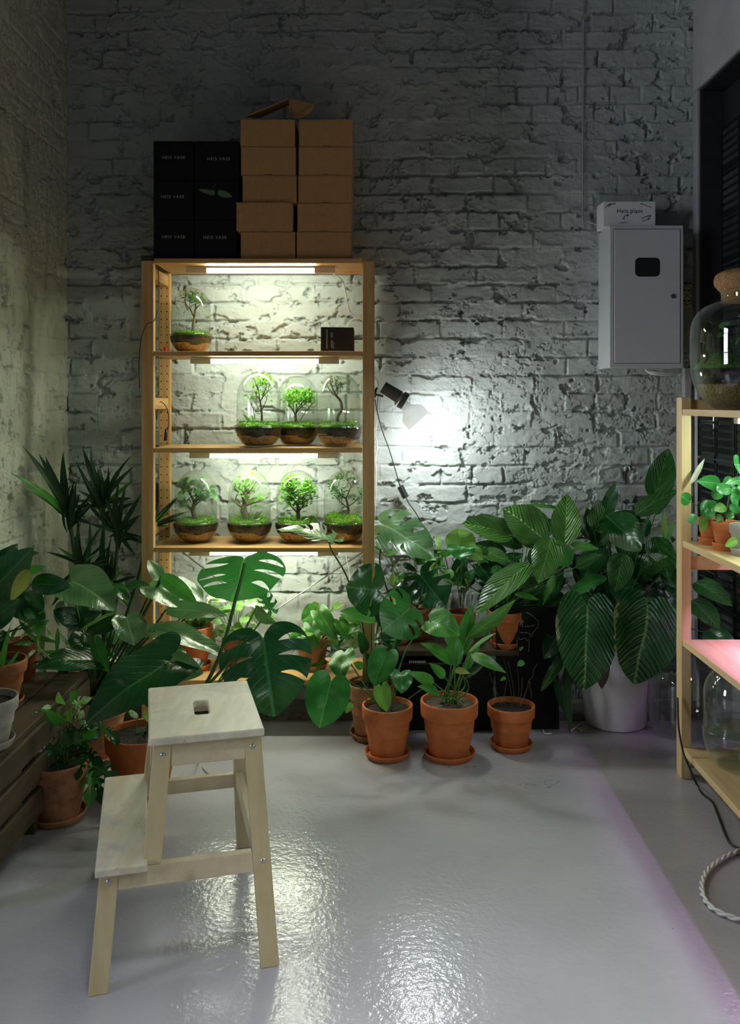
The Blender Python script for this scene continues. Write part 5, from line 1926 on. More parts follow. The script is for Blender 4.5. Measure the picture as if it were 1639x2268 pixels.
leaf(A, (845, 1522), (857, 1576), (3.00, 2.96), 40, 'heart', 'L_light', 5, 0.6, 0.2, [(848, 1545, 3.06), S[0]], 0.002)
leaf(A, (954, 1374), (1018, 1408), (3.06, 3.00), 70, 'heart', 'L_mid', 14, 0.9, 0.22, [(930, 1395, 3.10), (895, 1450, 3.13), (870, 1540, 3.14), S[3]], 0.0026, n0=(0.1, -0.8, 0.8))
leaf(A, (733, 1510), (707, 1613), (2.99, 2.95), 100, 'heart', 'L_mon', 0, 0.45, 0.14, [(766, 1508, 3.02), (800, 1525, 3.06), (828, 1550, 3.10), S[0]], 0.003, n0=(0, -1, 0.35))
leaf(A, (762, 1447), (758, 1505), (3.12, 3.05), 62, 'heart', 'L_mid', 20, 0.8, 0.15, [(790, 1490, 3.14), (820, 1535, 3.13), S[0]], 0.0026)
leaf(A, (946, 1520), (975, 1542), (3.02, 2.99), 20, 'ovate', 'L_mid', 0, 0.5, 0.1, [(915, 1540, 3.05), (880, 1570, 3.10), S[4]], 0.0018)
leaf(A, (778, 1556), (766, 1580), (3.02, 3.0), 18, 'ovate', 'L_light', 0, 0.5, 0.1, [(800, 1550, 3.05), (835, 1556, 3.08), S[0]], 0.0018)

# peace lily in the middle front pot
B = plant('potted_peace_lily', 'lance leaved peace lily in the middle front clay pot', 995, 3.13, 0)
pot(B, C(995, 3.13), 0.102, 0.194, soil='mulch')
SB = lambda k: (975 + 6 * k, 1560, 3.10 + 0.02 * (k % 4))
spec = [((1022, 1452), (1046, 1334), 36, 'L_mid', 0, 3.08, 3.10, 0.25), ((1036, 1412), (1142, 1328), 34, 'L_ribl', 35, 3.06, 3.02, 0.4), ((1006, 1475), (1012, 1405), 40, 'L_mid', -10, 3.05, 3.06, 0.4),
        ((1000, 1470), (930, 1424), 32, 'L_mid', 20, 3.06, 2.98, 0.7), ((1038, 1445), (1099, 1402), 16, 'L_mid', -40, 3.08, 3.05, 0.3), ((1044, 1450), (1122, 1491), 26, 'L_mid', 0, 3.05, 2.95, 0.8),
        ((1008, 1484), (1042, 1492), 15, 'L_yel', 0, 3.03, 2.98, 0.7), ((968, 1534), (925, 1520), 24, 'L_mid', 10, 3.04, 2.98, 0.7), ((960, 1512), (903, 1487), 26, 'L_mid', -10, 3.06, 3.0, 0.8),
        ((985, 1500), (950, 1468), 22, 'L_mid', 0, 3.10, 3.06, 0.6), ((1024, 1490), (1064, 1420), 20, 'L_mid', 20, 3.16, 3.2, 0.4), ((1002, 1440), (985, 1370), 26, 'L_mid', 20, 3.16, 3.22, 0.4), ((1030, 1500), (1075, 1470), 18, 'L_strap', 0, 3.12, 3.08, 0.8)]
for i, (b, t, w, mt, ro, d0, d1, be) in enumerate(spec):
    leaf(B, b, t, (d0, d1), w, 'lance', mt, ro, be, 0.2, [((b[0] + SB(i)[0]) / 2 - 2, (b[1] + 1560) / 2, d0 + 0.03), SB(i % 9)], 0.0028)

# dry twiggy plant in the right front pot
Cc = plant('potted_twigs', 'sparse bare twigs in the right front clay pot before the black shade panel', 1132, 3.21, 0)
zc_ = pot(Cc, C(1132, 3.21), 0.086, 0.150)
rnd = random.Random(8)
m = MB()
for k in range(9):
    a = rnd.random() * 6.28
    b0 = C(1132, 3.21, zc_) + Vector((math.cos(a) * 0.03, math.sin(a) * 0.03, 0))
    m.tube([b0, b0 + Vector((math.cos(a) * 0.02, math.sin(a) * 0.02, 0.05)), b0 + Vector((math.cos(a + 0.6) * 0.05, math.sin(a) * 0.04, rnd.uniform(0.08, 0.17)))], 0.0012, 0.0006, 5, 3)
m.build('twigs', M['bark'], Cc, True)
for (b, t, w) in (((1160, 1465), (1146, 1475), 14), ((1120, 1500), (1108, 1508), 8), ((1150, 1440), (1160, 1432), 7)):
    leaf(Cc, b, t, (3.18, 3.16), w, 'ovate', 'L_mid', 0, 0.3, 0.1)

# monstera in the clay pot half hidden behind the front row
D_ = plant('potted_monstera', 'dark leaved monstera in the clay pot half hidden by the left front pot', 822, 3.31, 0)
pot(D_, C(822, 3.31), 0.088, 0.20, 'terracotta_old')
SD = [(815, 1530, 3.30), (822, 1532, 3.32), (828, 1530, 3.28)]
leaf(D_, (728, 1194), (613, 1172), (3.16, 3.26), 86, 'monstera_deep', 'L_phil', 28, 0.35, 0.16, [(735, 1220, 3.18), (767, 1275, 3.22), (800, 1370, 3.26), (812, 1470, 3.29), SD[0]], 0.0032, 'petiole_dark', n0=(0, -0.75, 0.9))
leaf(D_, (838, 1308), (764, 1300), (3.16, 3.10), 116, 'monstera_one', 'L_dark', 0, 0.3, 0.05, [(846, 1330, 3.22), (842, 1420, 3.28), SD[1]], 0.003, 'petiole_dark', n0=(0, -1, 0.3))
leaf(D_, (830, 1372), (752, 1354), (3.20, 3.12), 34, 'ovate', 'L_mid', 10, 0.5, 0.2, [(840, 1400, 3.25), SD[2]], 0.0022)
leaf(D_, (803, 1478), (783, 1468), (3.24, 3.22), 18, 'ovate', 'L_mid', 0, 0.4, 0.1, [(812, 1490, 3.27), SD[0]], 0.0016)
leaf(D_, (848, 1400), (880, 1440), (3.26, 3.24), 26, 'ovate', 'L_dark', 0, 0.5, 0.1, [(835, 1440, 3.28), SD[1]], 0.0018)

# ------------------------------------------------------------------ big monstera behind the stool
E = plant('potted_monstera', 'big monstera with two huge split leaves in the clay pot behind the step stool', 316, 2.85, 0)
pot(E, C(316, 2.85), 0.118, 0.195, saucer=False)
SE = [(345, 1622, 2.84), (350, 1626, 2.82), (330, 1625, 2.80), (300, 1626, 2.78), (320, 1628, 2.86)]
leaf(E, (542, 1246), (513, 1336), (2.90, 3.00), 196, 'monstera', 'L_mon', 0, 0.15, 0.03, [(536, 1275, 2.875), (521, 1330, 2.86), (497, 1420, 2.85), (462, 1505, 2.85), (400, 1590, 2.85), SE[0]], 0.0062, n0=(0.40, -1, -0.75), wavy=0.01)
leaf(E, (583, 1417), (607, 1588), (2.74, 2.66), 205, 'monstera', 'L_dark', -4, 0.4, 0.10, [(560, 1402, 2.80), (505, 1468, 2.83), (450, 1530, 2.84), (390, 1600, 2.84), SE[1]], 0.005, n0=(0, -1, 0.3), wavy=0.015)
leaf(E, (366, 1470), (189, 1607), (2.74, 2.58), 150, 'sagittate', 'L_dark', 8, 0.55, 0.2, [(372, 1500, 2.80), (352, 1570, 2.83), SE[2]], 0.005, 'petiole_dark', n0=(0.1, -0.9, 0.6), wavy=0.03)
leaf(E, (372, 1466), (450, 1492), (2.78, 2.74), 62, 'ovate', 'L_phil', 10, 0.7, 0.2, [(374, 1500, 2.82), SE[4]], 0.0035, 'petiole_dark')
leaf(E, (600, 1350), (570, 1298), (3.02, 3.06), 40, 'cutleaf', 'L_mon', 20, 0.4, 0.15, [(560, 1400, 2.95), (480, 1520, 2.88), SE[0]], 0.003)
leaf(E, (565, 1345), (613, 1378), (3.0, 2.95), 38, 'ovate', 'L_phil', 50, 0.6, 0.3, [(555, 1370, 2.93), (470, 1530, 2.87), SE[0]], 0.003)
leaf(E, (305, 1590), (282, 1570), (2.78, 2.76), 13, 'ovate', 'L_var', 0, 0.4, 0.1, [(300, 1612, 2.78), SE[3]], 0.002)
leaf(E, (330, 1600), (318, 1570), (2.74, 2.70), 10, 'ovate', 'L_light', 0, 0.4, 0.1, [(330, 1615, 2.78), SE[3]], 0.003)
m = MB()
m.tube([P(405, 1640, 2.80), P(430, 1672, 2.82), on_floor(440, 1688, 0.004), on_floor(452, 1704, 0.004), on_floor(466, 1717, 0.003)], 0.0026, 0.0016, 6, 5)
m.build('aerial_root', M['twig'], E, True)

# ------------------------------------------------------------------ broad grey-green philodendron at the left
Fp = plant('potted_philodendron', 'philodendron with broad silvery green leaves left of the tall shelf', 212, 3.12, 0)
pot(Fp, C(212, 3.12), 0.11, 0.21, 'terracotta_old')
SF = (214, 1540, 3.11)
ph = [((160, 1288), (252, 1352), 130, 'sagittate', 'L_phil', 10, 3.02, 2.94, 0.6), ((336, 1300), (393, 1346), 72, 'heart', 'L_phil', 0, 3.05, 3.0, 0.5), ((280, 1370), (297, 1431), 76, 'heart', 'L_phil', 0, 2.95, 2.90, 0.45),
      ((342, 1398), (500, 1458), 80, 'sagittate', 'L_phil', -6, 2.98, 2.90, 0.7), ((368, 1350), (504, 1364), 44, 'ovate', 'L_phil', 18, 3.05, 3.0, 0.5), ((356, 1286), (328, 1240), 36, 'ovate', 'L_phil', 0, 3.05, 3.08, 0.3),
      ((357, 1275), (437, 1336), 36, 'ovate', 'L_mid', 30, 3.04, 3.0, 0.4), ((254, 1358), (170, 1402), 22, 'ovate', 'L_light', 40, 2.98, 2.92, 0.3), ((206, 1462), (76, 1480), 72, 'heart', 'L_dark', 10, 2.86, 2.78, 0.7),
      ((212, 1425), (241, 1490), 36, 'heart', 'L_mon', 40, 2.90, 2.86, 0.5), ((446, 1332), (395, 1276), 40, 'ovate', 'L_phil', 10, 3.2, 3.22, 0.3), ((432, 1336), (352, 1298), 34, 'ovate', 'L_phil', 20, 3.15, 3.12, 0.4),
      ((250, 1300), (285, 1330), 40, 'heart', 'L_dark', 0, 3.05, 3.0, 0.5), ((190, 1420), (150, 1440), 60, 'heart', 'L_dark', 0, 3.0, 2.95, 0.5), ((260, 1320), (215, 1290), 42, 'ovate', 'L_dark', 0, 3.06, 3.08, 0.5), ((410, 1440), (368, 1462), 34, 'ovate', 'L_mid', 0, 2.95, 2.90, 0.6)]
for (b, t, w, kd, mt, ro, d0, d1, be) in ph:
    leaf(Fp, b, t, (d0, d1), w, kd, mt, ro, be, 0.14, [((b[0] * 0.7 + SF[0] * 0.3), b[1] * 0.6 + 1540 * 0.4 - 15, (d0 + 3.1) / 2), (SF[0] + R_.uniform(-20, 20), 1542, 3.11)], 0.0035, 'petiole' if R_.random() < 0.6 else 'petiole_dark', n0=(0.42, -0.62, 0.85))

# ------------------------------------------------------------------ palm in the corner
Pm = plant('corner_palm', 'dark palm with long pointed leaves in the left corner of the brick wall', 225, 3.42, 0)
pot(Pm, C(225, 3.42), 0.12, 0.22, 'terracotta_old', saucer=False)
rnd = random.Random(14)
for ci, (hx, hy, hd, fan) in enumerate((((155, 1150, 3.36, [(50, 988), (85, 1004), (100, 1010), (60, 1070), (20, 1045), (140, 1000), (95, 1098), (150, 1122), (48, 1076), (180, 1100), (165, 1060)])),
                                       (230, 1120, 3.44, [(182, 990), (198, 1010), (215, 1032), (260, 1040), (292, 1008), (265, 1050), (180, 1122), (145, 1125), (300, 1060), (190, 1060), (240, 1030), (285, 1130), (170, 1085), (225, 1045)]),
                                       (262, 1180, 3.40, [(315, 1090), (300, 1120), (318, 1190), (332, 1208), (240, 1190), (225, 1165), (196, 1160), (300, 1230), (250, 1100), (272, 1090), (230, 1090), (280, 1070)]),
                                       (185, 1255, 3.34, [(100, 1222), (125, 1210), (152, 1262), (118, 1330), (112, 1345), (120, 1310), (140, 1235), (238, 1200), (215, 1225), (210, 1290), (165, 1190), (235, 1240)]),
                                       (330, 1170, 3.42, [(420, 1132), (392, 1104), (380, 1118), (405, 1150), (398, 1098), (350, 1110), (345, 1205), (300, 1210), (372, 1165)]),
                                       (240, 1300, 3.40, [(160, 1340), (300, 1320), (280, 1260), (210, 1240), (250, 1220), (195, 1320), (290, 1350), (310, 1275), (170, 1290)]))):
    st_ = MB()
    st_.tube([P(hx, hy, hd), P(hx * 0.75 + 225 * 0.25, hy + 120, hd + 0.01), P(228 + ci * 3, 1480, 3.42)], 0.006, 0.009, 6, 4)
    stem = st_.build('stem', M['petiole_dark'], Pm, True)
    for (tx, ty) in fan:
        L = math.hypot(tx - hx, ty - hy)
        b = (hx + (tx - hx) * 0.02, hy + (ty - hy) * 0.02)
        dd = rnd.uniform(-0.10, 0.04)
        if tx > 344:
            dd = 0.08 - (3.42 - hd)
        dd = min(dd, 1.262 * F / (CX - tx) - hd) if tx < 200 else dd
        leaf(Pm, b, (tx, ty), (hd, hd + dd), max(9, L * 0.10) if L < 150 else 18, 'lance' if L > 60 else 'strap', 'L_strap' if rnd.random() < 0.8 else 'L_mid', rnd.uniform(-25, 25), rnd.uniform(0.3, 0.8), 0.2, n0=(0.2, -1, 0.6))
    for k in range(9 if hx < 320 else 0):
        a = rnd.uniform(-math.pi, 0.4)
        L = rnd.uniform(60, 135)
        tx, ty = hx + math.cos(a) * L * 0.7, hy + math.sin(a) * L
        if tx > 312:
            tx = 312
        if tx < 150:
            tx = 150 + rnd.uniform(0, 20)
        leaf(Pm, (hx + rnd.uniform(-6, 6), hy + rnd.uniform(-10, 40)), (tx, ty), (hd + 0.01, hd + rnd.uniform(-0.1, 0.06)), rnd.uniform(8, 14), 'lance', 'L_strap', rnd.uniform(-30, 30), rnd.uniform(0.5, 1.2), 0.2, n0=(0.2, -1, 0.6))

# ------------------------------------------------------------------ plants at the left edge
G = plant('potted_rubber_plant', 'dark broad leaved plant cut by the left photo edge on the crate bench', -60, 2.84, BZ)
pot(G, C(-75, 2.80, BZ), 0.075, 0.16, 'terracotta_old')
for (b, t, w, mt, ro, d0, d1) in (((-40, 1335), (75, 1212), 92, 'L_dark', 0, 2.75, 2.72), ((-50, 1300), (40, 1204), 60, 'L_dark', 20, 2.82, 2.85), ((62, 1262), (24, 1332), 30, 'L_yel', 0, 2.70, 2.66), ((-30, 1390), (45, 1325), 40, 'L_dark', 0, 2.70, 2.65),
                                  ((62, 1310), (97, 1352), 34, 'L_dark', 0, 2.8, 2.76), ((30, 1355), (70, 1310), 34, 'L_dark', 0, 2.8, 2.83), ((20, 1330), (-10, 1400), 44, 'L_dark', 0, 2.7, 2.66), ((95, 1380), (50, 1338), 36, 'L_dark', 0, 2.8, 2.82)):
    leaf(G, b, t, (d0, d1), w, 'ovate', mt, ro, 0.5, 0.18, [(-50, 1420, 2.8), (-72, 1460, 2.80)], 0.003, 'petiole_dark', n0=(0.5, -0.8, 0.5))
H_ = plant('potted_snake_plant', 'upright strap leaf in the dark clay pot on the crate bench, front of its neighbour', -2, 2.68, BZ)
pot(H_, C(-4, 2.68, BZ), 0.083, 0.135, 'terracotta_dark')
for (b, t, w) in (((-2, 1500), (22, 1388), 19), ((-20, 1500), (-25, 1400), 17), ((6, 1495), (44, 1440), 13)):
    leaf(H_, b, t, (2.66, 2.66), w, 'strap', 'L_mid', 0, 0.12, 0.25, n0=(0, -1, 0.1))
I_ = plant('potted_spider_plant', 'small striped plant in the clay pot at the back of the crate bench', 50, 2.93, BZ)
pot(I_, C(50, 2.93, BZ), 0.056, 0.135, 'terracotta_dark', saucer=False)
for (b, t, w, mt) in (((75, 1400), (112, 1372), 20, 'L_phil'), ((84, 1400), (52, 1358), 14, 'L_var'), ((78, 1410), (135, 1425), 11, 'L_mid'), ((82, 1430), (120, 1465), 10, 'L_var'), ((70, 1425), (30, 1428), 12, 'L_mid'), ((80, 1440), (60, 1462), 10, 'L_var'), ((86, 1405), (86, 1440), 9, 'L_light'), ((88, 1450), (136, 1440), 9, 'L_mid'), ((60, 1395), (100, 1350), 12, 'L_mid'), ((70, 1400), (40, 1370), 12, 'L_mid')):
    leaf(I_, b, t, (2.88, 2.80), w, 'lance', mt, R_.uniform(-20, 20), 0.8, 0.2, n0=(0.1, -1, 0.5))
J_ = thing('empty_clay_pot', 'pale weathered clay pot cut by the left photo edge, nearest on the crate bench', 'pot', C(-26, 2.36, BZ))
pot(J_, C(-28, 2.36, BZ + 0.002), 0.078, 0.125, 'greypot', saucer=True)

# adansonii in the weathered pot on the floor, left of the stool
K = plant('potted_swiss_cheese_vine', 'small cut leaved vine in the weathered clay pot on the floor left of the stool', 128, 2.665, 0)
pot(K, C(128, 2.665), 0.094, 0.170, 'terracotta_old', rim=0.26)
SK = [(118, 1700, 2.66), (135, 1702, 2.68), (150, 1700, 2.66), (105, 1704, 2.64)]
kk = [((100, 1590), (62, 1596), 34, 'cutleaf', 'L_mid'), ((112, 1570), (90, 1612), 34, 'heart', 'L_mid'), ((140, 1560), (130, 1532), 20, 'ovate', 'L_light'), ((165, 1560), (205, 1545), 26, 'cutleaf', 'L_var'), ((170, 1572), (188, 1590), 30, 'cutleaf', 'L_var'), ((155, 1555), (180, 1530), 24, 'ovate', 'L_mid'),
      ((150, 1575), (160, 1600), 22, 'heart', 'L_light'), ((85, 1600), (112, 1618), 30, 'cutleaf', 'L_mid'), ((110, 1690), (98, 1748), 34, 'cutleaf', 'L_dark'), ((125, 1660), (85, 1690), 36, 'cutleaf', 'L_dark'), ((150, 1640), (120, 1680), 40, 'cutleaf', 'L_dark'), ((165, 1640), (200, 1660), 36, 'cutleaf', 'L_dark'),
      ((178, 1640), (215, 1620), 30, 'cutleaf', 'L_mid'), ((150, 1620), (180, 1650), 34, 'heart', 'L_dark'), ((205, 1700), (196, 1788), 44, 'cutleaf', 'L_mid'), ((215, 1700), (262, 1735), 48, 'cutleaf', 'L_dark'), ((210, 1705), (238, 1790), 44, 'cutleaf', 'L_dark'), ((190, 1670), (232, 1700), 38, 'cutleaf', 'L_dark'),
      ((130, 1690), (150, 1725), 30, 'cutleaf', 'L_dark'), ((185, 1680), (170, 1730), 30, 'cutleaf', 'L_dark'), ((235, 1620), (265, 1650), 30, 'cutleaf', 'L_dark'), ((135, 1600), (105, 1570), 24, 'heart', 'L_mid')]
for i, (b, t, w, kd, mt) in enumerate(kk):
    d0 = 2.66 + R_.uniform(-0.07, 0.04)
    s = SK[i % 4]
    leaf(K, b, t, (d0, d0 - 0.05), w, kd, mt, R_.uniform(-20, 20), 0.6, 0.16, [((b[0] * 2 + s[0]) / 3, (b[1] + s[1]) / 2 - 8, d0), s], 0.0016, n0=(0.1, -1, 0.6))

# ------------------------------------------------------------------ plants on the lowest board of the tall shelf
Z5 = SHELF_Z[4]
N_ = plant('potted_spider_plant', 'white striped spider plant in the clay pot on the lowest board of the tall shelf', 428, 3.50, Z5)
pot(N_, C(428, 3.50, Z5), 0.078, 0.165, soil='mulch')
rnd = random.Random(3)
for k in range(34):
    a = rnd.uniform(0, 6.28)
    l = rnd.uniform(40, 85)
    tx, ty = 440 + math.cos(a) * l * 1.15, 1352 + math.sin(a) * l * 0.35 - rnd.uniform(-6, 30)
    leaf(N_, (436 + math.cos(a) * 8, 1388), (tx, ty), (3.50, 3.50 - 0.08 * math.sin(a)), rnd.uniform(8, 13), 'strap', 'L_var' if rnd.random() < 0.7 else 'L_light', rnd.uniform(-30, 30), rnd.uniform(0.6, 1.2), 0.25, n0=(0, -0.7, 0.9))
O_ = plant('potted_pothos', 'pale variegated pothos on the lowest board beneath the big split leaf', 520, 3.56, Z5)
pot(O_, C(522, 3.56, Z5), 0.055, 0.11, 'terracotta_old')
for k in range(30):
    bx_, by_ = 470 + rnd.uniform(-20, 125), 1372 + rnd.uniform(-50, 50)
    a = rnd.uniform(0, 6.28)
    l = rnd.uniform(20, 36)
    d0 = 3.52 + rnd.uniform(-0.05, 0.06)
    leaf(O_, (bx_, by_), (bx_ + math.cos(a) * l, by_ + abs(math.sin(a)) * l * 0.8), (d0, d0 - 0.03), rnd.uniform(15, 24), 'heart', 'L_var' if rnd.random() < 0.65 else 'L_light', rnd.uniform(-30, 30), 0.6, 0.2, [((bx_ + 520) / 2, by_ + 14, d0 + 0.02), (520, 1425, 3.56)], 0.0014, n0=(0, -0.8, 0.8))
Q_ = plant('potted_syngonium', 'arrow leaved climber on the lowest shelf board, right of the big dark leaf', 692, 3.50, Z5)
pot(Q_, C(692, 3.50, Z5), 0.066, 0.115, 'terracotta_old', smat='terracotta_old')
sy = [((700, 1352), (668, 1376), 42, 'L_mid'), ((706, 1350), (690, 1336), 28, 'L_light'), ((712, 1362), (746, 1418), 46, 'L_mid'), ((752, 1376), (772, 1420), 34, 'L_mid'), ((690, 1390), (700, 1438), 40, 'L_mid'), ((706, 1440), (698, 1500), 30, 'L_mid'), ((792, 1418), (752, 1436), 34, 'L_var'), ((765, 1400), (800, 1385), 28, 'L_mid'),
      ((735, 1410), (748, 1432), 24, 'L_light'), ((780, 1400), (808, 1416), 26, 'L_mid'), ((770, 1362), (800, 1390), 30, 'L_mid'), ((740, 1345), (762, 1340), 22, 'L_light'), ((690, 1400), (668, 1410), 26, 'L_light'), ((720, 1395), (700, 1410), 24, 'L_mid'), ((745, 1430), (735, 1450), 26, 'L_dark'), ((660, 1410), (640, 1430), 30, 'L_mid'), ((770, 1445), (752, 1462), 22, 'L_dark')]
for i, (b, t, w, mt) in enumerate(sy):
    d0 = 3.42 + R_.uniform(-0.06, 0.06)
    leaf(Q_, b, t, (d0, d0 - 0.04), w, 'sagittate' if i % 3 else 'heart', mt, R_.uniform(-15, 15), 0.6, 0.18, [((b[0] + 700) / 2, b[1] + 25, d0 + 0.03), (692 + R_.uniform(-10, 10), 1432, 3.50)], 0.0018, n0=(0, -0.9, 0.7))
gv = thing('glass_vase', 'small glass bowl of soil on the lowest board, half hidden by the dark split leaf', 'bowl', C(548, 3.44, Z5))
m = MB()
m.lathe([(0.03, 0.002), (0.05, 0.012), (0.062, 0.035), (0.060, 0.06), (0.05, 0.075)], C(556, 3.44, Z5), 40)
m.f = [q for q in m.f if len(q) == 4]
m.build('glass_body', M['glass'], gv, True)
m = MB()
m.lathe([(0.0, 0.004), (0.048, 0.012), (0.060, 0.035), (0.055, 0.045), (0.0, 0.046)], C(556, 3.44, Z5), 32)
m.build('soil', M['terrasoil'], gv, True)

# ------------------------------------------------------------------ plants on the low bench at the back
T_ = plant('potted_monstera', 'monstera with silvery glossy split leaf high beside the right shelf post', 868, 3.53, BB)
pot(T_, C(872, 3.53, BB), 0.075, 0.15, 'terracotta_old')
ST = (872, 1345, 3.53)
leaf(T_, (850, 1166), (962, 1232), (3.42, 3.36), 112, 'monstera', 'L_phil', -6, 0.5, 0.10, [(847, 1190, 3.45), (842, 1255, 3.49), ST], 0.003, 'petiole_dark', n0=(-0.2, -0.8, 0.75))
leaf(T_, (932, 1275), (985, 1345), (3.36, 3.30), 112, 'cutleaf', 'L_dark', 0, 0.4, 0.12, [(920, 1310, 3.44), (890, 1340, 3.5), ST], 0.003, 'petiole_dark')
leaf(T_, (905, 1300), (890, 1350), (3.42, 3.38), 50, 'heart', 'L_dark', 0, 0.4, 0.12, [(890, 1330, 3.48), ST], 0.002, 'petiole_dark')
U_ = plant('trailing_vine', 'light green small leaved vine between the right shelf post and the peace lily leaves', 925, 3.58, BB)
pot(U_, C(925, 3.585, BB), 0.06, 0.12, 'terracotta_old')
for k in range(44):
    bx_, by_ = rnd.uniform(840, 985), rnd.uniform(1180, 1345)
    if bx_ > 930 and by_ > 1270:
        by_ -= 60
    a = rnd.uniform(-0.3, 3.4)
    l = rnd.uniform(20, 42)
    d0 = 3.53 + rnd.uniform(-0.07, 0.06)
    leaf(U_, (bx_, by_), (bx_ + math.cos(a) * l, by_ + math.sin(a) * l), (d0, d0 - 0.03), rnd.uniform(12, 22), rnd.choice(['ovate', 'lance', 'sagittate']), rnd.choice(['L_light', 'L_mid', 'L_mid', 'L_light', 'L_strap']), rnd.uniform(-30, 30), 0.6, 0.2, [((bx_ * 2 + 925) / 3, by_ + 40, d0 + 0.02), (925, 1345, 3.58)] if k % 2 == 0 else None, 0.0014, n0=(0, -0.9, 0.7))
V_ = plant('potted_rubber_plant', 'young rubber plant with one shiny pale leaf, in a clay pot on the low bench', 1024, 3.47, BB)
pot(V_, C(1022, 3.48, BB), 0.056, 0.125)
SV = (1020, 1342, 3.48)
leaf(V_, (1020, 1222), (1017, 1170), (3.40, 3.42), 68, 'oval', 'L_light', 0, 0.3, 0.22, [(1022, 1250, 3.44), SV], 0.0024, n0=(0, -0.9, 0.6))
leaf(V_, (1022, 1212), (1018, 1240), (3.38, 3.34), 62, 'heart', 'L_mon', 0, 0.5, 0.12, [(1022, 1260, 3.43), SV], 0.0024)
leaf(V_, (1035, 1215), (1070, 1240), (3.42, 3.40), 34, 'ovate', 'L_light', 0, 0.5, 0.2, [(1025, 1260, 3.44), SV], 0.002)
leaf(V_, (1000, 1262), (985, 1290), (3.40, 3.38), 22, 'ovate', 'L_light', 0, 0.5, 0.2, [(1012, 1290, 3.44), SV], 0.002)
for (b, t, mt) in (((1010, 1268), (1016, 1255), 'L_yel'), ((992, 1284), (1006, 1296), 'L_yel'), ((1030, 1282), (1036, 1298), 'L_yel'), ((1020, 1298), (1032, 1302), 'L_yel')):
    leaf(V_, b, t, (3.40, 3.40), 4, 'strap', mt, 0, 0.3, 0.1)

W_ = plant('potted_peace_lily', 'large ribbed peace lily in a clay pot on the low bench, against the brick wall', 1120, 3.46, BB)
pot(W_, C(1120, 3.46, BB), 0.068, 0.135)
SW = (1120, 1345, 3.46)
wl = [((1135, 1186), (1022, 1160), 66, 'ovate', 'L_ribl', 0, 3.42, 3.40, 0.55), ((1208, 1200), (1114, 1124), 92, 'ovate', 'L_ribl', 0, 3.40, 3.44, 0.5), ((1251, 1206), (1256, 1094), 66, 'ovate', 'L_ribl', 0, 3.38, 3.44, 0.25), ((1222, 1192), (1192, 1292), 68, 'ovate', 'L_ribl', -10, 3.34, 3.26, 0.7),
      ((1174, 1250), (1054, 1364), 66, 'ovate', 'L_ribl', 10, 3.34, 3.24, 0.7), ((1158, 1210), (1078, 1192), 32, 'lance', 'L_rib', 0, 3.44, 3.40, 0.4), ((1098, 1252), (1106, 1288), 24, 'ovate', 'L_mid', 0, 3.36, 3.32, 0.4), ((1192, 1284), (1146, 1302), 24, 'ovate', 'L_ribl', 0, 3.34, 3.30, 0.4),
      ((1228, 1274), (1203, 1340), 18, 'lance', 'L_ribl', 0, 3.32, 3.28, 0.5), ((1258, 1252), (1232, 1196), 44, 'ovate', 'L_mon', 0, 3.34, 3.32, 0.3), ((1246, 1130), (1162, 1118), 15, 'lance', 'L_mid', 20, 3.46, 3.44, 0.3), ((1304, 1192), (1268, 1128), 24, 'lance', 'L_dark', 0, 3.48, 3.5, 0.4),
      ((1276, 1256), (1334, 1228), 30, 'ovate', 'L_rib', 0, 3.36, 3.32, 0.4), ((1264, 1206), (1328, 1216), 20, 'lance', 'L_mid', 20, 3.38, 3.34, 0.5), ((1120, 1230), (1050, 1205), 40, 'ovate', 'L_rib', 0, 3.46, 3.44, 0.5), ((1110, 1300), (1056, 1330), 30, 'ovate', 'L_rib', 0, 3.38, 3.32, 0.6), ((1070, 1222), (1130, 1245), 36, 'ovate', 'L_ribl', 0, 3.44, 3.4, 0.5),
      ((1170, 1200), (1230, 1150), 50, 'ovate', 'L_dark', 0, 3.5, 3.52, 0.4), ((1140, 1315), (1196, 1330), 16, 'lance', 'L_mid', 0, 3.36, 3.32, 0.5), ((1080, 1290), (1140, 1270), 40, 'ovate', 'L_dark', 0, 3.5, 3.5, 0.5), ((1060, 1250), (1090, 1290), 40, 'ovate', 'L_dark', 0, 3.5, 3.48, 0.5)]
for (b, t, w, kd, mt, ro, d0, d1, be) in wl:
    leaf(W_, b, t, (d0, d1), w, kd, mt, ro, be, 0.16, [((b[0] + 1130) / 2 + 6, (b[1] + 1345) / 2 - 12, (d0 + 3.46) / 2), (1120 + R_.uniform(-10, 10), 1345, 3.46)], 0.0024, n0=(-0.15, -0.85, 0.7))

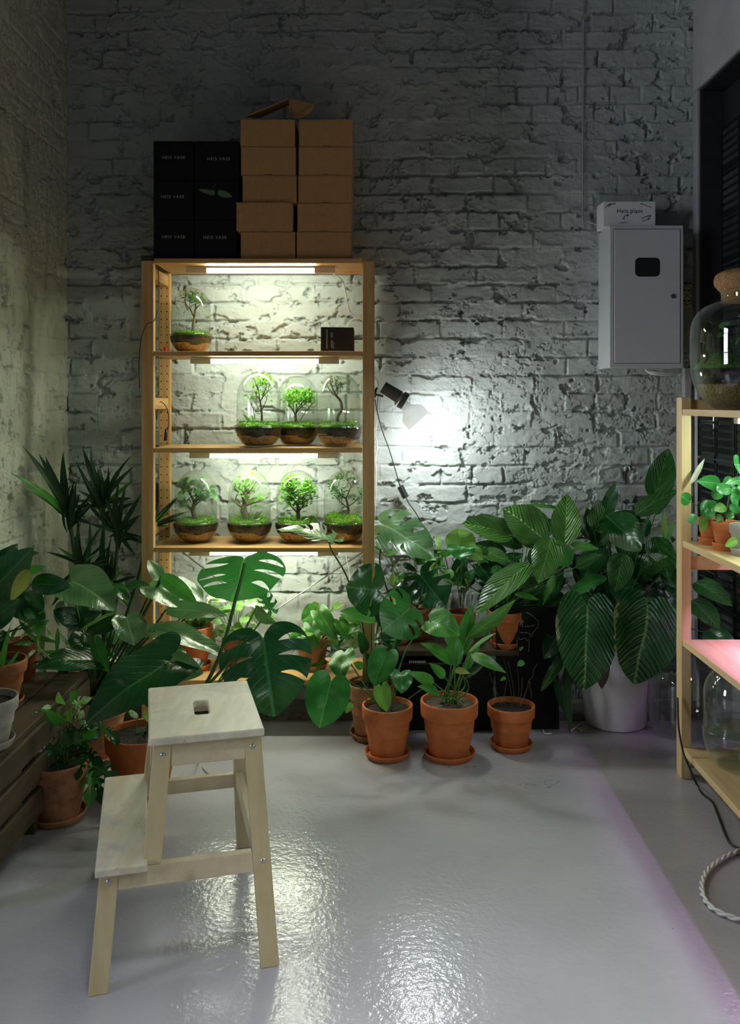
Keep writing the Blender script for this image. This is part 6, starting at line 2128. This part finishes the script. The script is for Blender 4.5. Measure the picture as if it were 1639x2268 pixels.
# ------------------------------------------------------------------ large plant in the white bucket
X_ = plant('potted_philodendron', 'very large ribbed leaved plant in the white plastic bucket', 1363, 3.46, 0)
m = MB()
m.lathe([(0.0, 0.002), (0.112, 0.002), (0.117, 0.006), (0.152, 0.345), (0.156, 0.350), (0.150, 0.352), (0.146, 0.340), (0.11, 0.15), (0.0, 0.15)], C(1363, 3.46), 56)
m.build('pot', M['whitepot'], X_, True, auto=50)
m = MB()
m.lathe([(0.145, 0.315), (0.0, 0.322)], C(1363, 3.46), 40)
m.build('soil', M['soil'], X_, True)
SX = lambda: (1363 + R_.uniform(-25, 25), 1412, 3.46)
xl = [((1450, 1106), (1481, 993), 62, 'ovate', 'L_rib', 0, 3.40, 3.42, 0.3), ((1408, 1140), (1502, 1086), 46, 'ovate', 'L_rib', -10, 3.38, 3.36, 0.4), ((1317, 1176), (1352, 1108), 58, 'ovate', 'L_rib', 0, 3.46, 3.50, 0.35), ((1345, 1142), (1418, 1222), 84, 'ovate', 'L_dark', 0, 3.36, 3.30, 0.4),
      ((1380, 1226), (1362, 1312), 58, 'ovate', 'L_rib', 0, 3.30, 3.24, 0.6), ((1420, 1262), (1480, 1232), 46, 'ovate', 'L_rib', 10, 3.34, 3.32, 0.5), ((1448, 1190), (1482, 1284), 64, 'ovate', 'L_rib', 0, 3.38, 3.32, 0.5), ((1465, 1268), (1502, 1302), 32, 'ovate', 'L_rib', 0, 3.36, 3.34, 0.5),
      ((1472, 1200), (1470, 1128), 13, 'lance', 'L_light', 0, 3.40, 3.42, 0.1), ((1480, 1196), (1492, 1150), 10, 'lance', 'L_mid', 0, 3.40, 3.42, 0.1), ((1342, 1278), (1250, 1332), 36, 'ovate', 'L_mon', 20, 3.38, 3.34, 0.8), ((1290, 1230), (1360, 1260), 60, 'ovate', 'L_dark', 0, 3.5, 3.5, 0.4), ((1420, 1300), (1470, 1330), 50, 'ovate', 'L_dark', 0, 3.46, 3.44, 0.5),
      ((1300, 1300), (1270, 1240), 40, 'ovate', 'L_dark', 0, 3.5, 3.52, 0.4), ((1400, 1190), (1440, 1150), 46, 'ovate', 'L_dark', 0, 3.5, 3.52, 0.4), ((1330, 1200), (1290, 1290), 54, 'ovate', 'L_dark', 0, 3.48, 3.44, 0.5), ((1440, 1240), (1400, 1300), 50, 'ovate', 'L_dark', 0, 3.48, 3.44, 0.5),
      ((1246, 1456), (1198, 1532), 24, 'ovate', 'L_rib', 0, 3.26, 3.22, 0.5), ((1252, 1478), (1263, 1628), 20, 'lance', 'L_strap', 0, 3.26, 3.24, 0.3), ((1228, 1500), (1255, 1590), 18, 'lance', 'L_dark', 0, 3.32, 3.30, 0.3), ((1262, 1450), (1285, 1530), 34, 'ovate', 'L_dark', 0, 3.26, 3.24, 0.4), ((1240, 1400), (1205, 1460), 44, 'ovate', 'L_dark', 0, 3.42, 3.40, 0.4),
      ((1300, 1345), (1255, 1400), 40, 'ovate', 'L_dark', 0, 3.38, 3.36, 0.4), ((1540, 1290), (1622, 1345), 50, 'ovate', 'L_rib', 0, 3.25, 3.09, 0.6), ((1530, 1330), (1594, 1395), 56, 'ovate', 'L_rib', 0, 3.25, 3.10, 0.6), ((1500, 1370), (1545, 1340), 20, 'lance', 'L_rib', 0, 3.4, 3.4, 0.4), ((1560, 1400), (1636, 1440), 50, 'ovate', 'L_dark', 0, 3.2, 3.08, 0.6)]
for (b, t, w, kd, mt, ro, d0, d1, be) in xl:
    leaf(X_, b, t, (d0, d1), w, kd, mt, ro, be, 0.16, [((b[0] + 1363) / 2, min(b[1] * 0.5 + 1412 * 0.5, 1390) - 8, (d0 + 3.46) / 2 + 0.02), SX()], 0.003, 'petiole_dark', n0=(-0.1, -0.9, 0.6))
leaf(X_, (1299, 1346), (1292, 1530), (3.24, 3.16), 142, 'heart', 'L_giant', 0, 0.55, 0.16, [(1315, 1325, 3.30), (1345, 1370, 3.42), (1358, 1412, 3.46)], 0.0055, n0=(0, -1, 0.35), wavy=0.02)
leaf(X_, (1434, 1346), (1402, 1516), (3.22, 3.14), 158, 'heart', 'L_giant', -6, 0.55, 0.16, [(1425, 1325, 3.30), (1395, 1370, 3.42), (1370, 1412, 3.46)], 0.0055, n0=(0.05, -1, 0.35), wavy=0.02)
leaf(X_, (1340, 1462), (1332, 1526), (3.22, 3.20), 30, 'ovate', 'L_brown', 20, 0.5, 0.2, label='dried brown leaf')
leaf(X_, (1300, 1500), (1280, 1530), (3.22, 3.20), 26, 'ovate', 'L_brown', 10, 0.5, 0.2, label='dried brown leaf tip')
m = MB()
for pts in (((1202, 1560), (1206, 1570), (1222, 1570)), ((1262, 1566), (1290, 1545)), ((1262, 1548), (1290, 1564))):
    m.tube([on_floor(px, py + 55, 0.004) for px, py in pts], 0.003, n=6, sm=3)
tag(m.build('floor_cable', M['whitecable'], None), 'thin white cable on the dark floor left of the white bucket', 'cable')

# ------------------------------------------------------------------ dense inner foliage of the big plants
def filler(root, n, x0, x1, y0, y1, d0, d1, kinds, mats, lmin, lmax, wr, soil, seed, down=0.5, pet=True):
    rn = random.Random(seed)
    for k in range(n):
        bx_, by_ = rn.uniform(x0, x1), rn.uniform(y0, y1)
        a = rn.gauss(math.pi / 2, 1.2) if rn.random() < down else rn.uniform(0, 6.283)
        l = rn.uniform(lmin, lmax)
        dd = rn.uniform(d0, d1)
        lim = CX + 1.26 * F / (dd + 0.02) - l * 0.3
        bx_ = min(bx_, lim)
        leaf(root, (bx_, by_), (min(bx_ + math.cos(a) * l, lim), by_ + math.sin(a) * l), (dd, dd + rn.uniform(-0.05, 0.02)), l * wr * rn.uniform(0.8, 1.2), rn.choice(kinds), rn.choice(mats), rn.uniform(-35, 35), rn.uniform(0.3, 0.9), 0.18,
             [((bx_ + soil[0]) / 2, (by_ + soil[1]) / 2, (dd + soil[2]) / 2), (soil[0] + rn.uniform(-12, 12), soil[1], soil[2])] if pet else None, 0.0022, 'petiole_dark', n0=(rn.uniform(-0.4, 0.4), -0.9, rn.uniform(0.2, 0.9)))


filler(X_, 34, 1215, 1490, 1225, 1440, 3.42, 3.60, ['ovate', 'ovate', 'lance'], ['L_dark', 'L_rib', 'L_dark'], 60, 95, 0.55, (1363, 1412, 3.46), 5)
filler(X_, 22, 1420, 1650, 1290, 1500, 3.52, 3.64, ['ovate', 'lance'], ['L_dark', 'L_dark', 'L_rib'], 60, 95, 0.5, (1363, 1412, 3.46), 15)  # dark leaves added to blacken the wall behind the demijohn
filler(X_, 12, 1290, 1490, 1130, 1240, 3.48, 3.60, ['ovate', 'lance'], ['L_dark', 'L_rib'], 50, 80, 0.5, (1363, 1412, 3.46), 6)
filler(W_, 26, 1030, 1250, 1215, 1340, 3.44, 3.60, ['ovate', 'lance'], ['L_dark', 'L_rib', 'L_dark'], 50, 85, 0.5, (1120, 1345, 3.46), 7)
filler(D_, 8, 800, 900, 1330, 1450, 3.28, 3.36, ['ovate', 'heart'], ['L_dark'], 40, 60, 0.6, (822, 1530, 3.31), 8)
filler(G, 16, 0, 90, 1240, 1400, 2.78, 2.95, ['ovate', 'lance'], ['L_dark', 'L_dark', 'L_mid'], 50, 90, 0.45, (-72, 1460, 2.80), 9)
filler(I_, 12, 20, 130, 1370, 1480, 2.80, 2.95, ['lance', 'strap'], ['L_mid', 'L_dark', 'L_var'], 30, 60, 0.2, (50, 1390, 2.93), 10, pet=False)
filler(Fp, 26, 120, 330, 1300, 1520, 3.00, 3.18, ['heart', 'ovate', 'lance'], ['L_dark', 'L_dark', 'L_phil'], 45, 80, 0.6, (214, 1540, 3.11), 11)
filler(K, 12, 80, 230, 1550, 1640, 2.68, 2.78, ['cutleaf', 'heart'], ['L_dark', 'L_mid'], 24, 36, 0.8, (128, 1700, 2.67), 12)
filler(Q_, 10, 650, 790, 1380, 1450, 3.44, 3.54, ['sagittate', 'heart'], ['L_mid', 'L_dark'], 28, 44, 0.7, (692, 1432, 3.50), 13)

# ------------------------------------------------------------------ small pots on the middle board of the side shelf
ZM = zs_['mid']


def pilea(root, soil, specs, mat='L_pil', kind='round'):
    for (b, t, w, d0, d1, kd, mt) in specs:
        leaf(root, b, t, (d0, d1), w, kd, mt, R_.uniform(-10, 10), 0.25, 0.08, [((b[0] + soil[0]) / 2, (b[1] + soil[1]) / 2 - 6, (d0 + soil[2]) / 2), soil], 0.0011, n0=(0, -1, 0.4), wavy=0.01)


p1 = plant('potted_pilea', 'round leaved plant in the clay pot nearest the far side shelf post', 1574, 2.875, ZM)
pot(p1, Vector((1.100, 2.865, ZM)), 0.044, 0.078, rim=0.3)
pilea(p1, (1572, 1147, 2.865), [((1528, 1112), (1508, 1098), 30, 2.83, 2.82, 'round', 'L_pil'), ((1540, 1140), (1526, 1158), 20, 2.80, 2.79, 'round', 'L_pil'), ((1558, 1146), (1556, 1178), 20, 2.80, 2.78, 'ovate', 'L_light'), ((1576, 1110), (1554, 1144), 32, 2.82, 2.80, 'ovate', 'L_pil'), ((1596, 1072), (1544, 1066), 34, 2.84, 2.80, 'ovate', 'L_pil'),
                                ((1590, 1118), (1566, 1128), 30, 2.80, 2.79, 'round', 'L_pil'), ((1600, 1090), (1575, 1098), 26, 2.86, 2.85, 'round', 'L_pil'), ((1580, 1130), (1562, 1146), 24, 2.78, 2.77, 'round', 'L_pil')])
leaf(p1, (1530, 1072), (1561, 1015), (2.90, 2.92), 13, 'lance', 'L_cream', 0, 0.2, 0.5, label='cream white spathe')
p2 = plant('potted_pilea', 'round leaved plant in the middle clay pot of the side shelf', 1602, 2.765, ZM)
pot(p2, Vector((1.104, 2.755, ZM)), 0.044, 0.082, rim=0.3)
pilea(p2, (1604, 1155, 2.755), [((1640, 1028), (1626, 1030), 44, 2.74, 2.73, 'round', 'L_pil'), ((1618, 1082), (1588, 1086), 30, 2.72, 2.70, 'round', 'L_pil'), ((1640, 1085), (1624, 1094), 28, 2.72, 2.71, 'round', 'L_pil'), ((1606, 1120), (1582, 1132), 24, 2.72, 2.70, 'ovate', 'L_light'), ((1636, 1112), (1618, 1105), 34, 2.70, 2.69, 'round', 'L_pil'), ((1625, 1065), (1600, 1070), 26, 2.78, 2.77, 'ovate', 'L_pil'),
                                ((1652, 1060), (1606, 1072), 18, 2.74, 2.72, 'ovate', 'L_pil'), ((1612, 1135), (1622, 1150), 20, 2.73, 2.72, 'round', 'L_mid'), ((1596, 1140), (1586, 1155), 14, 2.72, 2.71, 'round', 'L_mid')])
p3 = plant('potted_pilea', 'round leaved plant in the grey clay pot cut by the right photo edge', 1648, 2.66, ZM)
pot(p3, Vector((1.122, 2.655, ZM)), 0.046, 0.086, 'greypot', rim=0.32)
pilea(p3, (1650, 1150, 2.655), [((1632, 1195), (1606, 1210), 20, 2.58, 2.57, 'ovate', 'L_light'), ((1640, 1100), (1620, 1092), 28, 2.62, 2.61, 'round', 'L_pil'), ((1655, 1080), (1634, 1078), 30, 2.62, 2.61, 'round', 'L_pil'), ((1660, 1120), (1640, 1126), 26, 2.60, 2.59, 'round', 'L_pil'), ((1640, 1130), (1614, 1124), 22, 2.62, 2.61, 'round', 'L_pil')])
